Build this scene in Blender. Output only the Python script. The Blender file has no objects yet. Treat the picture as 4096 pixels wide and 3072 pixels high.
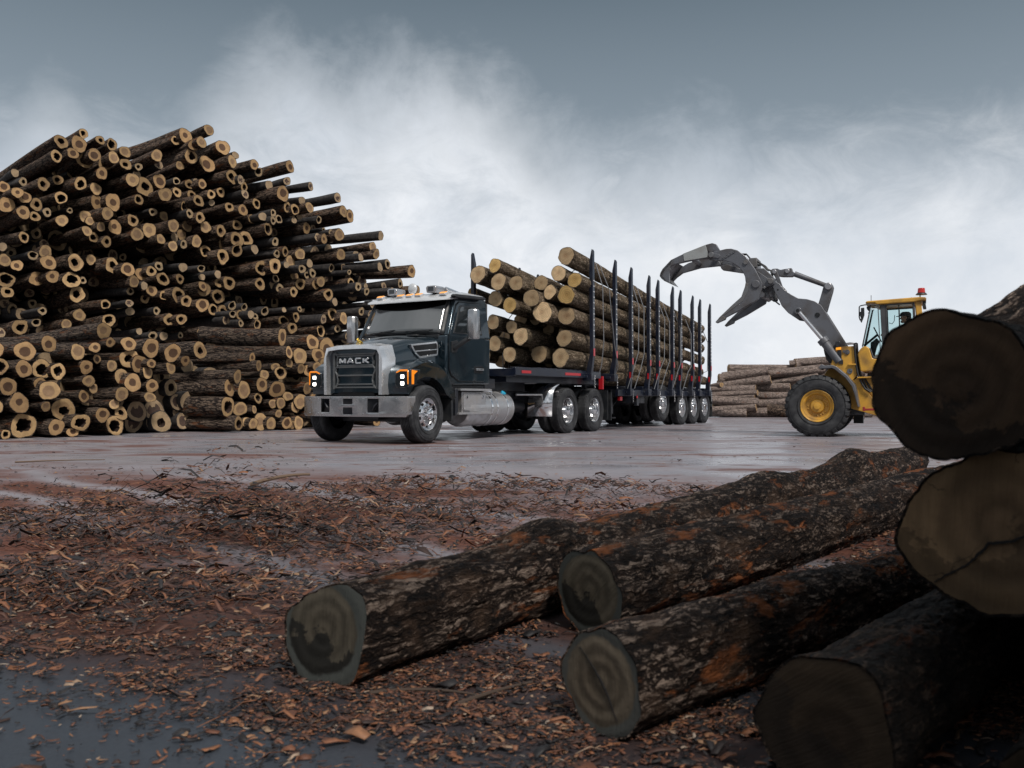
import bpy, bmesh, math, random
import numpy as np
from mathutils import Vector, Matrix, noise, Quaternion
R = math.radians
random.seed(7)
SC = bpy.context.scene
COL = SC.collection

# ---------------------------------------------------------------- camera, sky, sun, exposure
F = 3600.0; CX = 2048.0; HY = 1590.0; CH = 0.82      # focal length and horizon in photo pixels, camera height in metres
cd = bpy.data.cameras.new('camera'); cam = bpy.data.objects.new('camera', cd); COL.objects.link(cam)
cam.location = (0, 0, CH); cam.rotation_euler = (R(90), 0, 0)
cd.sensor_width = 36; cd.lens = 36 * F / 4096; cd.shift_y = (HY - 1536) / 4096
cd.clip_start = 0.05; cd.clip_end = 2000
cd.dof.use_dof = True; cd.dof.focus_distance = 15.0; cd.dof.aperture_fstop = 6.3
SC.camera = cam
SC.view_settings.view_transform = 'Standard'; SC.view_settings.look = 'None'
SC.view_settings.exposure = 0.0; SC.view_settings.gamma = 1.0
SC.render.engine = 'CYCLES'

SUN_EL, SUN_AZ = 52.0, 152.0       # azimuth measured clockwise from +Y (the view direction): behind the camera, to the right
sl = bpy.data.lights.new('sun', 'SUN'); sun = bpy.data.objects.new('sun', sl); COL.objects.link(sun)
sl.energy = 3.2; sl.angle = R(13); sl.color = (1.0, 0.94, 0.87)
_d = Vector((math.sin(R(SUN_AZ)) * math.cos(R(SUN_EL)), math.cos(R(SUN_AZ)) * math.cos(R(SUN_EL)), math.sin(R(SUN_EL))))
sun.rotation_euler = _d.to_track_quat('Z', 'Y').to_euler()

world = bpy.data.worlds.new('World'); SC.world = world; world.use_nodes = True
class NT:
    """tiny helper for node graphs"""
    def __init__(s, tree): s.t = tree; s.n = tree.nodes; s.l = tree.links
    def new(s, typ, **kw):
        n = s.n.new(typ)
        for k, v in kw.items(): setattr(n, k, v)
        return n
    def put(s, sock, v):
        if v is None: return
        if hasattr(v, 'is_output'): s.l.new(v, sock)
        else: sock.default_value = v
    def math(s, op, a, b=None, c=None, clamp=False):
        n = s.new('ShaderNodeMath', operation=op, use_clamp=clamp)
        for i, v in enumerate((a, b, c)): s.put(n.inputs[i], v)
        return n.outputs[0]
    def mix(s, f, a, b, blend='MIX'):
        n = s.new('ShaderNodeMix', data_type='RGBA', blend_type=blend)
        s.put(n.inputs[0], f)
        for i, v in ((6, a), (7, b)):
            if isinstance(v, tuple) and len(v) == 3: v = v + (1,)
            s.put(n.inputs[i], v)
        return n.outputs[2]
    def noise(s, vec, scale, detail=4, rough=0.55, dist=0.0, out=0):
        n = s.new('ShaderNodeTexNoise'); s.put(n.inputs['Vector'], vec)
        n.inputs['Scale'].default_value = scale; n.inputs['Detail'].default_value = detail
        n.inputs['Roughness'].default_value = rough; n.inputs['Distortion'].default_value = dist
        return n.outputs[out]
    def voro(s, vec, scale, feature='F1', out='Distance', rnd=1.0):
        n = s.new('ShaderNodeTexVoronoi', feature=feature); s.put(n.inputs['Vector'], vec)
        n.inputs['Scale'].default_value = scale; n.inputs['Randomness'].default_value = rnd
        return n.outputs[out]
    def ramp(s, fac, stops, interp='LINEAR'):
        n = s.new('ShaderNodeValToRGB'); s.put(n.inputs[0], fac); cr = n.color_ramp; cr.interpolation = interp
        while len(cr.elements) < len(stops): cr.elements.new(0.5)
        for e, (p, c) in zip(cr.elements, stops):
            e.position = p
            e.color = (c, c, c, 1) if not isinstance(c, tuple) else (c + (1,) if len(c) == 3 else c)
        return n.outputs[0]
    def mapr(s, v, a, b, c=0.0, d=1.0, smooth=False):
        n = s.new('ShaderNodeMapRange'); n.interpolation_type = 'SMOOTHSTEP' if smooth else 'LINEAR'
        s.put(n.inputs[0], v)
        for i, x in enumerate((a, b, c, d)): s.put(n.inputs[i + 1], x)
        return n.outputs[0]
    def scale(s, vec, sx, sy, sz, off=None):
        n = s.new('ShaderNodeMapping'); s.put(n.inputs[0], vec); n.inputs['Scale'].default_value = (sx, sy, sz)
        if off is not None: s.put(n.inputs['Location'], off)
        return n.outputs[0]
    def bump(s, h, strength, dist, normal=None):
        n = s.new('ShaderNodeBump'); s.put(n.inputs['Height'], h)
        n.inputs['Strength'].default_value = strength; n.inputs['Distance'].default_value = dist
        if normal is not None: s.put(n.inputs['Normal'], normal)
        return n.outputs[0]

w = NT(world.node_tree); w.n.clear()
wo = w.new('ShaderNodeOutputWorld'); bg = w.new('ShaderNodeBackground'); w.l.new(bg.outputs[0], wo.inputs[0])
bg.inputs[1].default_value = 0.10
sky = w.new('ShaderNodeTexSky', sky_type='NISHITA', sun_disc=False)
sky.sun_elevation = R(SUN_EL); sky.sun_rotation = R(SUN_AZ); sky.dust_density = 3.0; sky.air_density = 1.0
hs = w.new('ShaderNodeHueSaturation'); hs.inputs['Saturation'].default_value = 0.45; hs.inputs['Value'].default_value = 0.75
w.l.new(sky.outputs[0], hs.inputs['Color'])
tc = w.new('ShaderNodeTexCoord'); sep = w.new('ShaderNodeSeparateXYZ'); w.l.new(tc.outputs['Generated'], sep.inputs[0])
X, Y, Z = sep.outputs
rr = w.math('SQRT', w.math('ADD', w.math('MULTIPLY', X, X), w.math('MULTIPLY', Y, Y)))
slope = w.math('DIVIDE', Z, w.math('MAXIMUM', rr, 0.02))
az = w.math('ARCTAN2', X, Y)
cmb = w.new('ShaderNodeCombineXYZ'); w.l.new(az, cmb.inputs[0]); w.l.new(slope, cmb.inputs[1])
def gauss(c, wd, h):
    t = w.math('DIVIDE', w.math('SUBTRACT', az, c), wd)
    return w.math('MULTIPLY', w.math('EXPONENT', w.math('MULTIPLY', w.math('MULTIPLY', t, t), -1.0)), h)
# overcast layer: grey blue above, paler towards the horizon
grad = w.ramp(w.math('MULTIPLY', slope, 1.0, clamp=True), [(0.0, (7.0, 7.5, 8.2)), (0.16, (4.3, 5.0, 5.8)), (0.30, (2.45, 3.05, 3.6)), (0.45, (1.30, 1.78, 2.2)), (0.50, (4.8, 5.4, 6.0)), (0.75, (7.0, 7.4, 7.9)), (1.0, (8.5, 8.8, 9.2))])
base = w.mix(0.15, grad, hs.outputs[0])
n1 = w.noise(w.scale(cmb.outputs[0], 1, 1, 1), 5.0, 9, 0.6, 0.25)
n2 = w.noise(w.scale(cmb.outputs[0], 1, 1.5, 1, (3.1, 1.7, 0)), 12.0, 9, 0.66, 0.5)
H = w.math('ADD', w.math('ADD', w.math('ADD', gauss(-0.06, 0.15, 0.22), gauss(0.20, 0.11, 0.09)), gauss(-0.28, 0.11, 0.19)), w.math('ADD', 0.19, gauss(-0.47, 0.06, 0.17)))
sN = w.math('ADD', slope, w.math('ADD', w.math('MULTIPLY', w.math('SUBTRACT', n1, 0.5), 0.30), w.math('MULTIPLY', w.math('SUBTRACT', n2, 0.5), 0.13)))
dH = w.math('SUBTRACT', H, sN)
m1 = w.mapr(dH, -0.02, 0.17, 0.0, 1.0, True)
wisp = w.mapr(n2, 0.33, 0.62, 0.58, 1.0)
dens = w.ramp(w.math('MULTIPLY', w.math('ADD', az, 0.65), 0.77, clamp=True), [(0.0, 0.45), (0.28, 0.75), (0.40, 1.0), (0.6, 1.0), (0.8, 1.0), (1.0, 0.9)])
m2 = w.math('MULTIPLY', w.math('MULTIPLY', m1, wisp), dens, clamp=True)
low = w.mapr(w.math('SUBTRACT', slope, w.math('MULTIPLY', w.math('SUBTRACT', n2, 0.5), 0.16)), 0.32, 0.12, 0.0, 0.93, True)
m3 = w.math('MAXIMUM', m2, w.math('MULTIPLY', low, w.mapr(n1, 0.3, 0.6, 0.8, 1.0)))
cloudcol = w.mix(w.mapr(n1, 0.32, 0.68), (7.3, 7.8, 8.5), (9.4, 9.55, 9.8))
front = w.mix(m3, base, cloudcol)
# the cloud deck behind and above the camera is brighter
back = w.mapr(Y, 0.25, -0.5, 0.0, 1.0, True)
top = w.mapr(Z, 0.45, 0.8, 0.0, 0.9, True)
bk = w.math('MAXIMUM', back, top)
bcol = w.mix(w.mapr(w.noise(tc.outputs['Generated'], 3.2, 7, 0.6, 1.0), 0.38, 0.62), (1.3, 1.6, 1.9), (6.6, 6.8, 7.1))
allsky = w.mix(bk, front, bcol)
# dark treeline band added to the unseen horizon, to darken what the truck reflects
tn = w.noise(tc.outputs['Generated'], 9.0, 6, 0.65)
tree = w.math('MULTIPLY', w.mapr(w.math('SUBTRACT', slope, w.math('MULTIPLY', w.math('SUBTRACT', tn, 0.5), 0.22)), 0.065, 0.045), w.mapr(w.math('ABSOLUTE', az), 0.72, 0.80))
w.l.new(w.mix(tree, allsky, (0.22, 0.28, 0.30)), bg.inputs[0])

# ---------------------------------------------------------------- photo pixel <-> world
def P(px, py, d):
    return Vector(((px - CX) / F * d, d, CH + (HY - py) / F * d))

# ---------------------------------------------------------------- mesh builder
class MB:
    def __init__(s): s.v = []; s.f = []; s.m = []
    def add(s, vs, fs, mi=0):
        o = len(s.v); s.v += [tuple(v) for v in vs]; s.f += [tuple(i + o for i in f) for f in fs]; s.m += [mi] * len(fs); return s
    def bb(s, x0, x1, y0, y1, z0, z1, mi=0):
        x0, x1 = sorted((x0, x1)); y0, y1 = sorted((y0, y1)); z0, z1 = sorted((z0, z1))
        return s.add([(x0,y0,z0),(x1,y0,z0),(x1,y1,z0),(x0,y1,z0),(x0,y0,z1),(x1,y0,z1),(x1,y1,z1),(x0,y1,z1)],
                     [(3,2,1,0),(4,5,6,7),(0,1,5,4),(1,2,6,5),(2,3,7,6),(3,0,4,7)], mi)
    def bar(s, a, b, w_, h, mi=0, up=(0,0,1)):
        a = Vector(a); b = Vector(b); d = (b - a).normalized(); u = Vector(up)
        if abs(d.dot(u)) > 0.98: u = Vector((1,0,0))
        r = d.cross(u).normalized(); u = r.cross(d).normalized()
        vs = [p + r * (sx * w_ / 2) + u * (sz * h / 2) for p in (a, b) for sx, sz in ((-1,-1),(1,-1),(1,1),(-1,1))]
        return s.add(vs, [(0,1,2,3),(7,6,5,4),(0,4,5,1),(1,5,6,2),(2,6,7,3),(3,7,4,0)], mi)
    def cyl(s, a, b, r0, r1=None, n=16, mi=0, caps=True):
        r1 = r0 if r1 is None else r1
        a = Vector(a); b = Vector(b); q = (b - a).to_track_quat('Z', 'Y')
        X_ = q @ Vector((1,0,0)); Y_ = q @ Vector((0,1,0)); vs = []
        for p, r in ((a, r0), (b, r1)):
            for i in range(n):
                t = 2 * math.pi * i / n; vs.append(p + X_ * (r * math.cos(t)) + Y_ * (r * math.sin(t)))
        fs = [(i, (i + 1) % n, n + (i + 1) % n, n + i) for i in range(n)]
        if caps: fs += [tuple(reversed(range(n))), tuple(range(n, 2 * n))]
        return s.add(vs, fs, mi)
    def lathe(s, prof, c=(0,0,0), axis='y', sgn=1, n=40, mi=0, close=False):
        """prof: (radius, offset along axis)"""
        vs = []; c = Vector(c)
        for r, a in prof:
            for i in range(n):
                t = 2 * math.pi * i / n; u = r * math.cos(t); v = r * math.sin(t); a_ = a * sgn
                vs.append(c + Vector({'y': (u, a_, v), 'x': (a_, u, v), 'z': (u, v, a_)}[axis]))
        fs = []; k = len(prof)
        for j in range(k if close else k - 1):
            j2 = (j + 1) % k
            for i in range(n):
                fs.append((j * n + i, j * n + (i + 1) % n, j2 * n + (i + 1) % n, j2 * n + i))
        return s.add(vs, fs, mi)
    def tube(s, path, r, n=8, mi=0):
        path = [Vector(p) for p in path]; vs = []; prev = None
        for k, p in enumerate(path):
            d = (path[min(k + 1, len(path) - 1)] - path[max(k - 1, 0)]).normalized()
            u = Vector((0,0,1)) if abs(d.z) < 0.95 else Vector((1,0,0))
            if prev is not None: u = prev
            x = d.cross(u).normalized(); u2 = x.cross(d).normalized(); prev = u2
            rk = r[k] if isinstance(r, (list, tuple)) else r
            for i in range(n):
                t = 2 * math.pi * i / n; vs.append(p + x * (rk * math.cos(t)) + u2 * (rk * math.sin(t)))
        fs = []
        for k in range(len(path) - 1):
            for i in range(n): fs.append((k*n+i, k*n+(i+1)%n, (k+1)*n+(i+1)%n, (k+1)*n+i))
        fs += [tuple(reversed(range(n))), tuple(range((len(path)-1)*n, len(path)*n))]
        return s.add(vs, fs, mi)
    def prism(s, pts, y0, y1, mi=0, plane='xz', f=None):
        """polygon pts extruded from y0 to y1 (f maps (a,b,c)->xyz if given)"""
        n = len(pts); vs = []
        for y in (y0, y1):
            for a, b in pts:
                if f: vs.append(f(a, b, y))
                elif plane == 'xz': vs.append((a, y, b))
                elif plane == 'yz': vs.append((y, a, b))
                else: vs.append((a, b, y))
        fs = [(i, (i+1)%n, n+(i+1)%n, n+i) for i in range(n)] + [tuple(reversed(range(n))), tuple(range(n, 2*n))]
        return s.add(vs, fs, mi)
    def loft(s, secs, closed=True, caps=True, mi=0):
        n = len(secs[0]); vs = [p for sc in secs for p in sc]; fs = []
        for k in range(len(secs) - 1):
            for i in range(n if closed else n - 1):
                fs.append((k*n+i, k*n+(i+1)%n, (k+1)*n+(i+1)%n, (k+1)*n+i))
        if caps: fs += [tuple(reversed(range(n))), tuple(range((len(secs)-1)*n, len(secs)*n))]
        return s.add(vs, fs, mi)
    def ball(s, c, r, mi=0, n=10, sc=(1,1,1)):
        c = Vector(c); vs = []; fs = []
        for j in range(n + 1):
            ph = math.pi * j / n
            for i in range(n * 2):
                t = math.pi * i / n
                vs.append(c + Vector((r*sc[0]*math.sin(ph)*math.cos(t), r*sc[1]*math.sin(ph)*math.sin(t), r*sc[2]*math.cos(ph))))
        m_ = n * 2
        for j in range(n):
            for i in range(m_): fs.append((j*m_+i, j*m_+(i+1)%m_, (j+1)*m_+(i+1)%m_, (j+1)*m_+i))
        return s.add(vs, fs, mi)
    def build(s, name, mats, parent=None, bevel=0.0, seg=2, smooth=35, weld=False, solid=0.0):
        me = bpy.data.meshes.new(name); me.from_pydata(s.v, [], s.f)
        mats = mats if isinstance(mats, (list, tuple)) else [mats]
        for m_ in mats: me.materials.append(m_)
        me.polygons.foreach_set('material_index', s.m)
        bm = bmesh.new(); bm.from_mesh(me)
        if weld: bmesh.ops.remove_doubles(bm, verts=bm.verts, dist=1e-5)
        bmesh.ops.recalc_face_normals(bm, faces=bm.faces); bm.to_mesh(me); bm.free()
        me.polygons.foreach_set('use_smooth', [True] * len(me.polygons))
        me.set_sharp_from_angle(angle=R(smooth)); me.update()
        o = bpy.data.objects.new(name, me); COL.objects.link(o)
        if parent is not None: o.parent = parent
        if solid:
            md = o.modifiers.new('solid', 'SOLIDIFY'); md.thickness = solid; md.offset = 0
        if bevel:
            md = o.modifiers.new('bevel', 'BEVEL'); md.width = bevel; md.segments = seg; md.limit_method = 'ANGLE'; md.angle_limit = R(35)
            md.harden_normals = False
        return o

def tag(o, label=None, cat=None, group=None, kind=None):
    if label: o['label'] = label
    if cat: o['category'] = cat
    if group: o['group'] = group
    if kind: o['kind'] = kind
    return o
def empty(name, loc, rz=0.0):
    o = bpy.data.objects.new(name, None); COL.objects.link(o); o.location = loc; o.rotation_euler = (0, 0, rz)
    o.empty_display_size = 0.3; return o

# ---------------------------------------------------------------- materials
M = {}
def mat(name, col=(0.5,0.5,0.5), rough=0.5, metal=0.0, coat=0.0, spec=0.5, emit=None, estr=0.0, alpha=1.0, trans=0.0):
    m = bpy.data.materials.new(name); m.use_nodes = True; b = m.node_tree.nodes['Principled BSDF']
    b.inputs['Base Color'].default_value = tuple(col) + (1,); b.inputs['Roughness'].default_value = rough
    b.inputs['Metallic'].default_value = metal; b.inputs['Coat Weight'].default_value = coat
    b.inputs['Coat Roughness'].default_value = 0.04
    b.inputs['Specular IOR Level'].default_value = spec; b.inputs['Alpha'].default_value = alpha
    b.inputs['Transmission Weight'].default_value = trans
    if emit: b.inputs['Emission Color'].default_value = tuple(emit) + (1,); b.inputs['Emission Strength'].default_value = estr
    M[name] = m; return m
def nodes(m):
    n = NT(m.node_tree); return n, m.node_tree.nodes['Principled BSDF']
def dirty(name, col, col2, rough, metal=0.0, coat=0.0, scale=6.0, amt=0.5, bump=0.0, rough2=None, zdirt=None):
    """paint / metal with grime of its own shape"""
    m = mat(name, col, rough, metal, coat); n, b = nodes(m)
    t = n.new('ShaderNodeTexCoord').outputs['Object']
    f = n.mapr(n.noise(t, scale, 4, 0.52, 0.3), 0.44, 0.70)
    f2 = n.mapr(n.noise(t, scale * 14, 3, 0.6), 0.50, 0.80, 0, 0.12)
    fac = n.math('MULTIPLY', n.math('MAXIMUM', f, f2), amt)
    if zdirt:
        sp = n.new('ShaderNodeSeparateXYZ'); n.l.new(t, sp.inputs[0])
        g = n.mapr(sp.outputs[2], zdirt[0], zdirt[1], 1.0, 0.15)
        fac = n.math('MULTIPLY', fac, n.math('MULTIPLY', g, 1.6), clamp=True)
    n.l.new(n.mix(fac, tuple(col), tuple(col2)), b.inputs['Base Color'])
    n.l.new(n.mapr(fac, 0, 1, rough, rough2 if rough2 is not None else min(1, rough + 0.35)), b.inputs['Roughness'])
    if metal: n.l.new(n.mapr(fac, 0, 1, metal, metal * 0.45), b.inputs['Metallic'])
    if coat: n.l.new(n.mapr(fac, 0, 0.6, coat, coat * 0.15), b.inputs['Coat Weight'])
    if bump: n.l.new(n.bump(n.noise(t, scale * 9, 5, 0.6), bump, 0.01), b.inputs['Normal'])
    return m

dirty('truck_paint', (0.015, 0.033, 0.047), (0.14, 0.125, 0.11), 0.2, 0.7, 1.0, 2.2, 0.42, zdirt=(0.6, 1.7))
dirty('chrome', (0.80, 0.81, 0.83), (0.36, 0.34, 0.33), 0.09, 1.0, 0.0, 2.6, 0.4, rough2=.35)
dirty('satin_steel', (0.55, 0.55, 0.56), (0.20, 0.18, 0.17), 0.17, 0.95, 0.0, 3.5, 0.8)
dirty('aluminium', (0.58, 0.58, 0.59), (0.27, 0.25, 0.24), 0.38, 0.9, 0.0, 5.0, 0.6)
dirty('black_plastic', (0.012, 0.014, 0.017), (0.05, 0.05, 0.05), 0.45, 0.0, 0.0, 6.0, 0.5)
dirty('gunmetal', (0.11, 0.118, 0.122), (0.2, 0.19, 0.18), 0.33, 0.4, 0.0, 6.0, 0.4)
dirty('chassis_black', (0.010, 0.012, 0.018), (0.045, 0.042, 0.042), 0.4, 0.0, 0.3, 5.0, 0.6)
dirty('trailer_blue', (0.008, 0.012, 0.026), (0.04, 0.04, 0.045), 0.32, 0.0, 0.4, 4.0, 0.5)
mat('glass_dark', (0.012, 0.016, 0.018), 0.03, 0.0, 1.0, 0.9)
mat('black_gloss', (0.004, 0.004, 0.005), 0.2, 0.0, 0.3)
mat('black_matte', (0.002, 0.002, 0.002), 0.9, spec=0.05)
mat('amber', (0.85, 0.30, 0.02), 0.25, 0.0, 0.6, emit=(1.0, 0.42, 0.03), estr=0.55)
mat('amber_lit', (0.9, 0.26, 0.01), 0.25, 0.0, 0.6, emit=(1.0, 0.27, 0.01), estr=0.35)
mat('lamp_white', (0.9, 0.95, 1.0), 0.2, emit=(1.0, 0.93, 0.84), estr=8.0)
mat('lamp_body', (0.03, 0.035, 0.04), 0.08, 0.4, 1.0)
mat('red_reflector', (0.45, 0.012, 0.02), 0.35, 0.0, 0.4)
mat('hole_white', (0.75, 0.77, 0.8), 0.5)
mat('gold', (0.75, 0.50, 0.10), 0.25, 1.0)
mat('blue_cap', (0.03, 0.35, 0.55), 0.35)
mat('chain_steel', (0.45, 0.45, 0.47), 0.4, 0.9)
mat('cable_grey', (0.26, 0.27, 0.29), 0.45, 0.6)
dirty('loader_grey', (0.125, 0.132, 0.15), (0.055, 0.045, 0.040), 0.42, 0.2, 0.15, 3.2, 0.75, 0.05)
dirty('worn_steel', (0.20, 0.205, 0.215), (0.10, 0.085, 0.075), 0.42, 0.6, 0.0, 4.0, 0.75, 0.1)
dirty('bare_plate', (0.40, 0.42, 0.42), (0.2, 0.19, 0.18), 0.45, 0.4, 0.0, 3.0, 0.55)
dirty('loader_yellow', (0.62, 0.335, 0.045), (0.13, 0.075, 0.035), 0.42, 0.0, 0.3, 3.2, 0.7, 0.04)
dirty('cab_grey', (0.05, 0.053, 0.058), (0.12, 0.12, 0.12), 0.5, 0.0, 0.0, 4.0, 0.4)
mat('skin', (0.42, 0.24, 0.16), 0.5); mat('shirt', (0.10, 0.13, 0.16), 0.85); mat('cap_cloth', (0.035, 0.04, 0.045), 0.85)
mat('hair', (0.03, 0.022, 0.018), 0.8); mat('trousers', (0.03, 0.04, 0.06), 0.85)
mat('red_lamp', (0.5, 0.02, 0.015), 0.2, 0.0, 0.6)
mat('red_paint', (0.30, 0.03, 0.03), 0.45)
mat('ink', (0.012, 0.02, 0.018), 0.6)
# cab glass one can see through
m = mat('cab_glass', (0.8, 0.9, 0.9), 0.02); n, b = nodes(m)
tr = n.new('ShaderNodeBsdfTransparent'); tr.inputs[0].default_value = (0.88, 0.94, 0.94, 1)
gl = n.new('ShaderNodeBsdfGlossy'); gl.inputs['Roughness'].default_value = 0.03
fr = n.new('ShaderNodeLayerWeight'); fr.inputs[0].default_value = 0.12
mx = n.new('ShaderNodeMixShader'); n.l.new(fr.outputs[0], mx.inputs[0]); n.l.new(tr.outputs[0], mx.inputs[1]); n.l.new(gl.outputs[0], mx.inputs[2])
n.l.new(mx.outputs[0], m.node_tree.nodes['Material Output'].inputs[0])
# rubber
m = mat('rubber', (0.018, 0.019, 0.021), 0.72); n, b = nodes(m)
t = n.new('ShaderNodeTexCoord').outputs['Object']
n.l.new(n.mix(n.mapr(n.noise(t, 5, 6, 0.65), 0.42, 0.72), (0.013, 0.014, 0.017), (0.060, 0.062, 0.066)), b.inputs['Base Color'])
n.l.new(n.bump(n.noise(t, 60, 3), 0.15, 0.005), b.inputs['Normal'])

def bark(name, dark, mid, light, accent, acc_amt=0.5, zs=0.16, sc=7.0, bump=0.9, dist=0.10, scaly=False, lichen=None, fine=1.0, near=False, at=0.60):
    m = mat(name, mid, 0.85); n, b = nodes(m); b.inputs['Specular IOR Level'].default_value = 0.12
    tcn = n.new('ShaderNodeTexCoord'); oi = n.new('ShaderNodeObjectInfo')
    off = n.new('ShaderNodeCombineXYZ'); n.l.new(n.math('MULTIPLY', oi.outputs['Random'], 37.0), off.inputs[0]); n.l.new(n.math('MULTIPLY', oi.outputs['Random'], 91.0), off.inputs[2])
    va = n.new('ShaderNodeVectorMath', operation='ADD'); n.l.new(tcn.outputs['Object'], va.inputs[0]); n.l.new(off.outputs[0], va.inputs[1])
    vec = va.outputs[0]
    warp = n.new('ShaderNodeVectorMath', operation='MULTIPLY_ADD'); n.l.new(n.noise(vec, 1.7, 4, 0.6, out=1), warp.inputs[0])
    warp.inputs[1].default_value = (0.5, 0.5, 0.9); n.l.new(vec, warp.inputs[2])
    v2 = n.scale(warp.outputs[0], 1, 1, zs)
    if scaly: cell = n.voro(v2, sc, 'DISTANCE_TO_EDGE')
    else: cell = n.voro(v2, sc, 'DISTANCE_TO_EDGE')
    cell = n.math('ADD', cell, n.math('MULTIPLY', n.math('SUBTRACT', n.noise(n.scale(vec, 1, 1, 0.5), sc * 3.5, 4, 0.7), 0.5), 0.28 if near else 0.0))
    ridg = n.mapr(cell, 0.0, 0.16)
    fin = n.noise(n.scale(vec, 1, 1, max(zs, 0.25)), sc * 2.6 * fine, 7, 0.72)
    hgt = n.math('MULTIPLY', n.mapr(ridg, 0, 1, 0.30 if scaly else 0.0, 1.0), n.mapr(fin, 0.30, 0.70, 0.10, 1.0))
    if scaly:
        fl = n.noise(n.scale(warp.outputs[0], 1, 1, zs * 0.55), sc * 0.75, 6, 0.72, 0.6); hgt = n.math('MULTIPLY', hgt, n.mapr(fl, 0.36, 0.60, 0.25, 1.25))
    big = n.noise(vec, 0.9, 5, 0.6)
    c = n.ramp(n.math('ADD', n.math('MULTIPLY', hgt, 0.75), n.math('MULTIPLY', big, 0.30)), [(0.12, dark), (0.38, mid), (0.74, light)] if not near else [(0.19, dark), (0.46, mid), (0.80, light)])
    acc = n.mapr(n.noise(n.scale(vec, 1, 1, 0.32, (5, 2, 1)), 1.15, 8, 0.72, 0.4), at, at + 0.07, 0, acc_amt)
    c = n.mix(acc, c, n.mix(fin, tuple(x * 0.45 for x in accent), accent))
    if lichen: c = n.mix(n.mapr(n.noise(n.scale(vec, 1, 1, 0.6, (1, 8, 3)), 1.0, 6, 0.7), 0.52, 0.68, 0, 0.6), c, lichen)
    n.l.new(c, b.inputs['Base Color'])
    n.l.new(n.mapr(fin, 0.3, 0.7, 0.6, 0.95), b.inputs['Roughness'])
    n.l.new(n.bump(n.math('SUBTRACT', hgt, n.math('MULTIPLY', acc, 0.5)), bump, dist), b.inputs['Normal'])
    return m
bark('bark_pile', (0.008, 0.009, 0.011), (0.088, 0.063, 0.050), (0.33, 0.24, 0.18), (0.34, 0.15, 0.07), 0.9, 0.14, 3.4, at=0.56)
bark('bark_front', (0.008, 0.008, 0.010), (0.066, 0.050, 0.043), (0.31, 0.235, 0.18), (0.34, 0.13, 0.055), 0.9, 0.14, 3.8, at=0.56)
bark('bark_load', (0.014, 0.011, 0.008), (0.27, 0.20, 0.135), (0.82, 0.66, 0.50), (0.70, 0.56, 0.33), 0.6, 0.42, 3.6, 1.0, 0.16, True, (0.085, 0.088, 0.062), 0.8)
bark('bark_near', (0.004, 0.004, 0.005), (0.055, 0.037, 0.029), (0.62, 0.48, 0.39), (0.55, 0.19, 0.07), 0.95, 0.15, 4.6, 1.0, 0.14, True, (0.17, 0.105, 0.07), 1.0, True, 0.565)
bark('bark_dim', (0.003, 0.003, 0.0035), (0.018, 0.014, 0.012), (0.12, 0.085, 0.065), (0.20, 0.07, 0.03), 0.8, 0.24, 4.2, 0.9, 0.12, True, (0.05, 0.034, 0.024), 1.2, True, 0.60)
bark('bark_far', (0.10, 0.095, 0.095), (0.32, 0.245, 0.215), (0.60, 0.49, 0.43), (0.50, 0.22, 0.13), 0.9, 0.14, 3.0)

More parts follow.
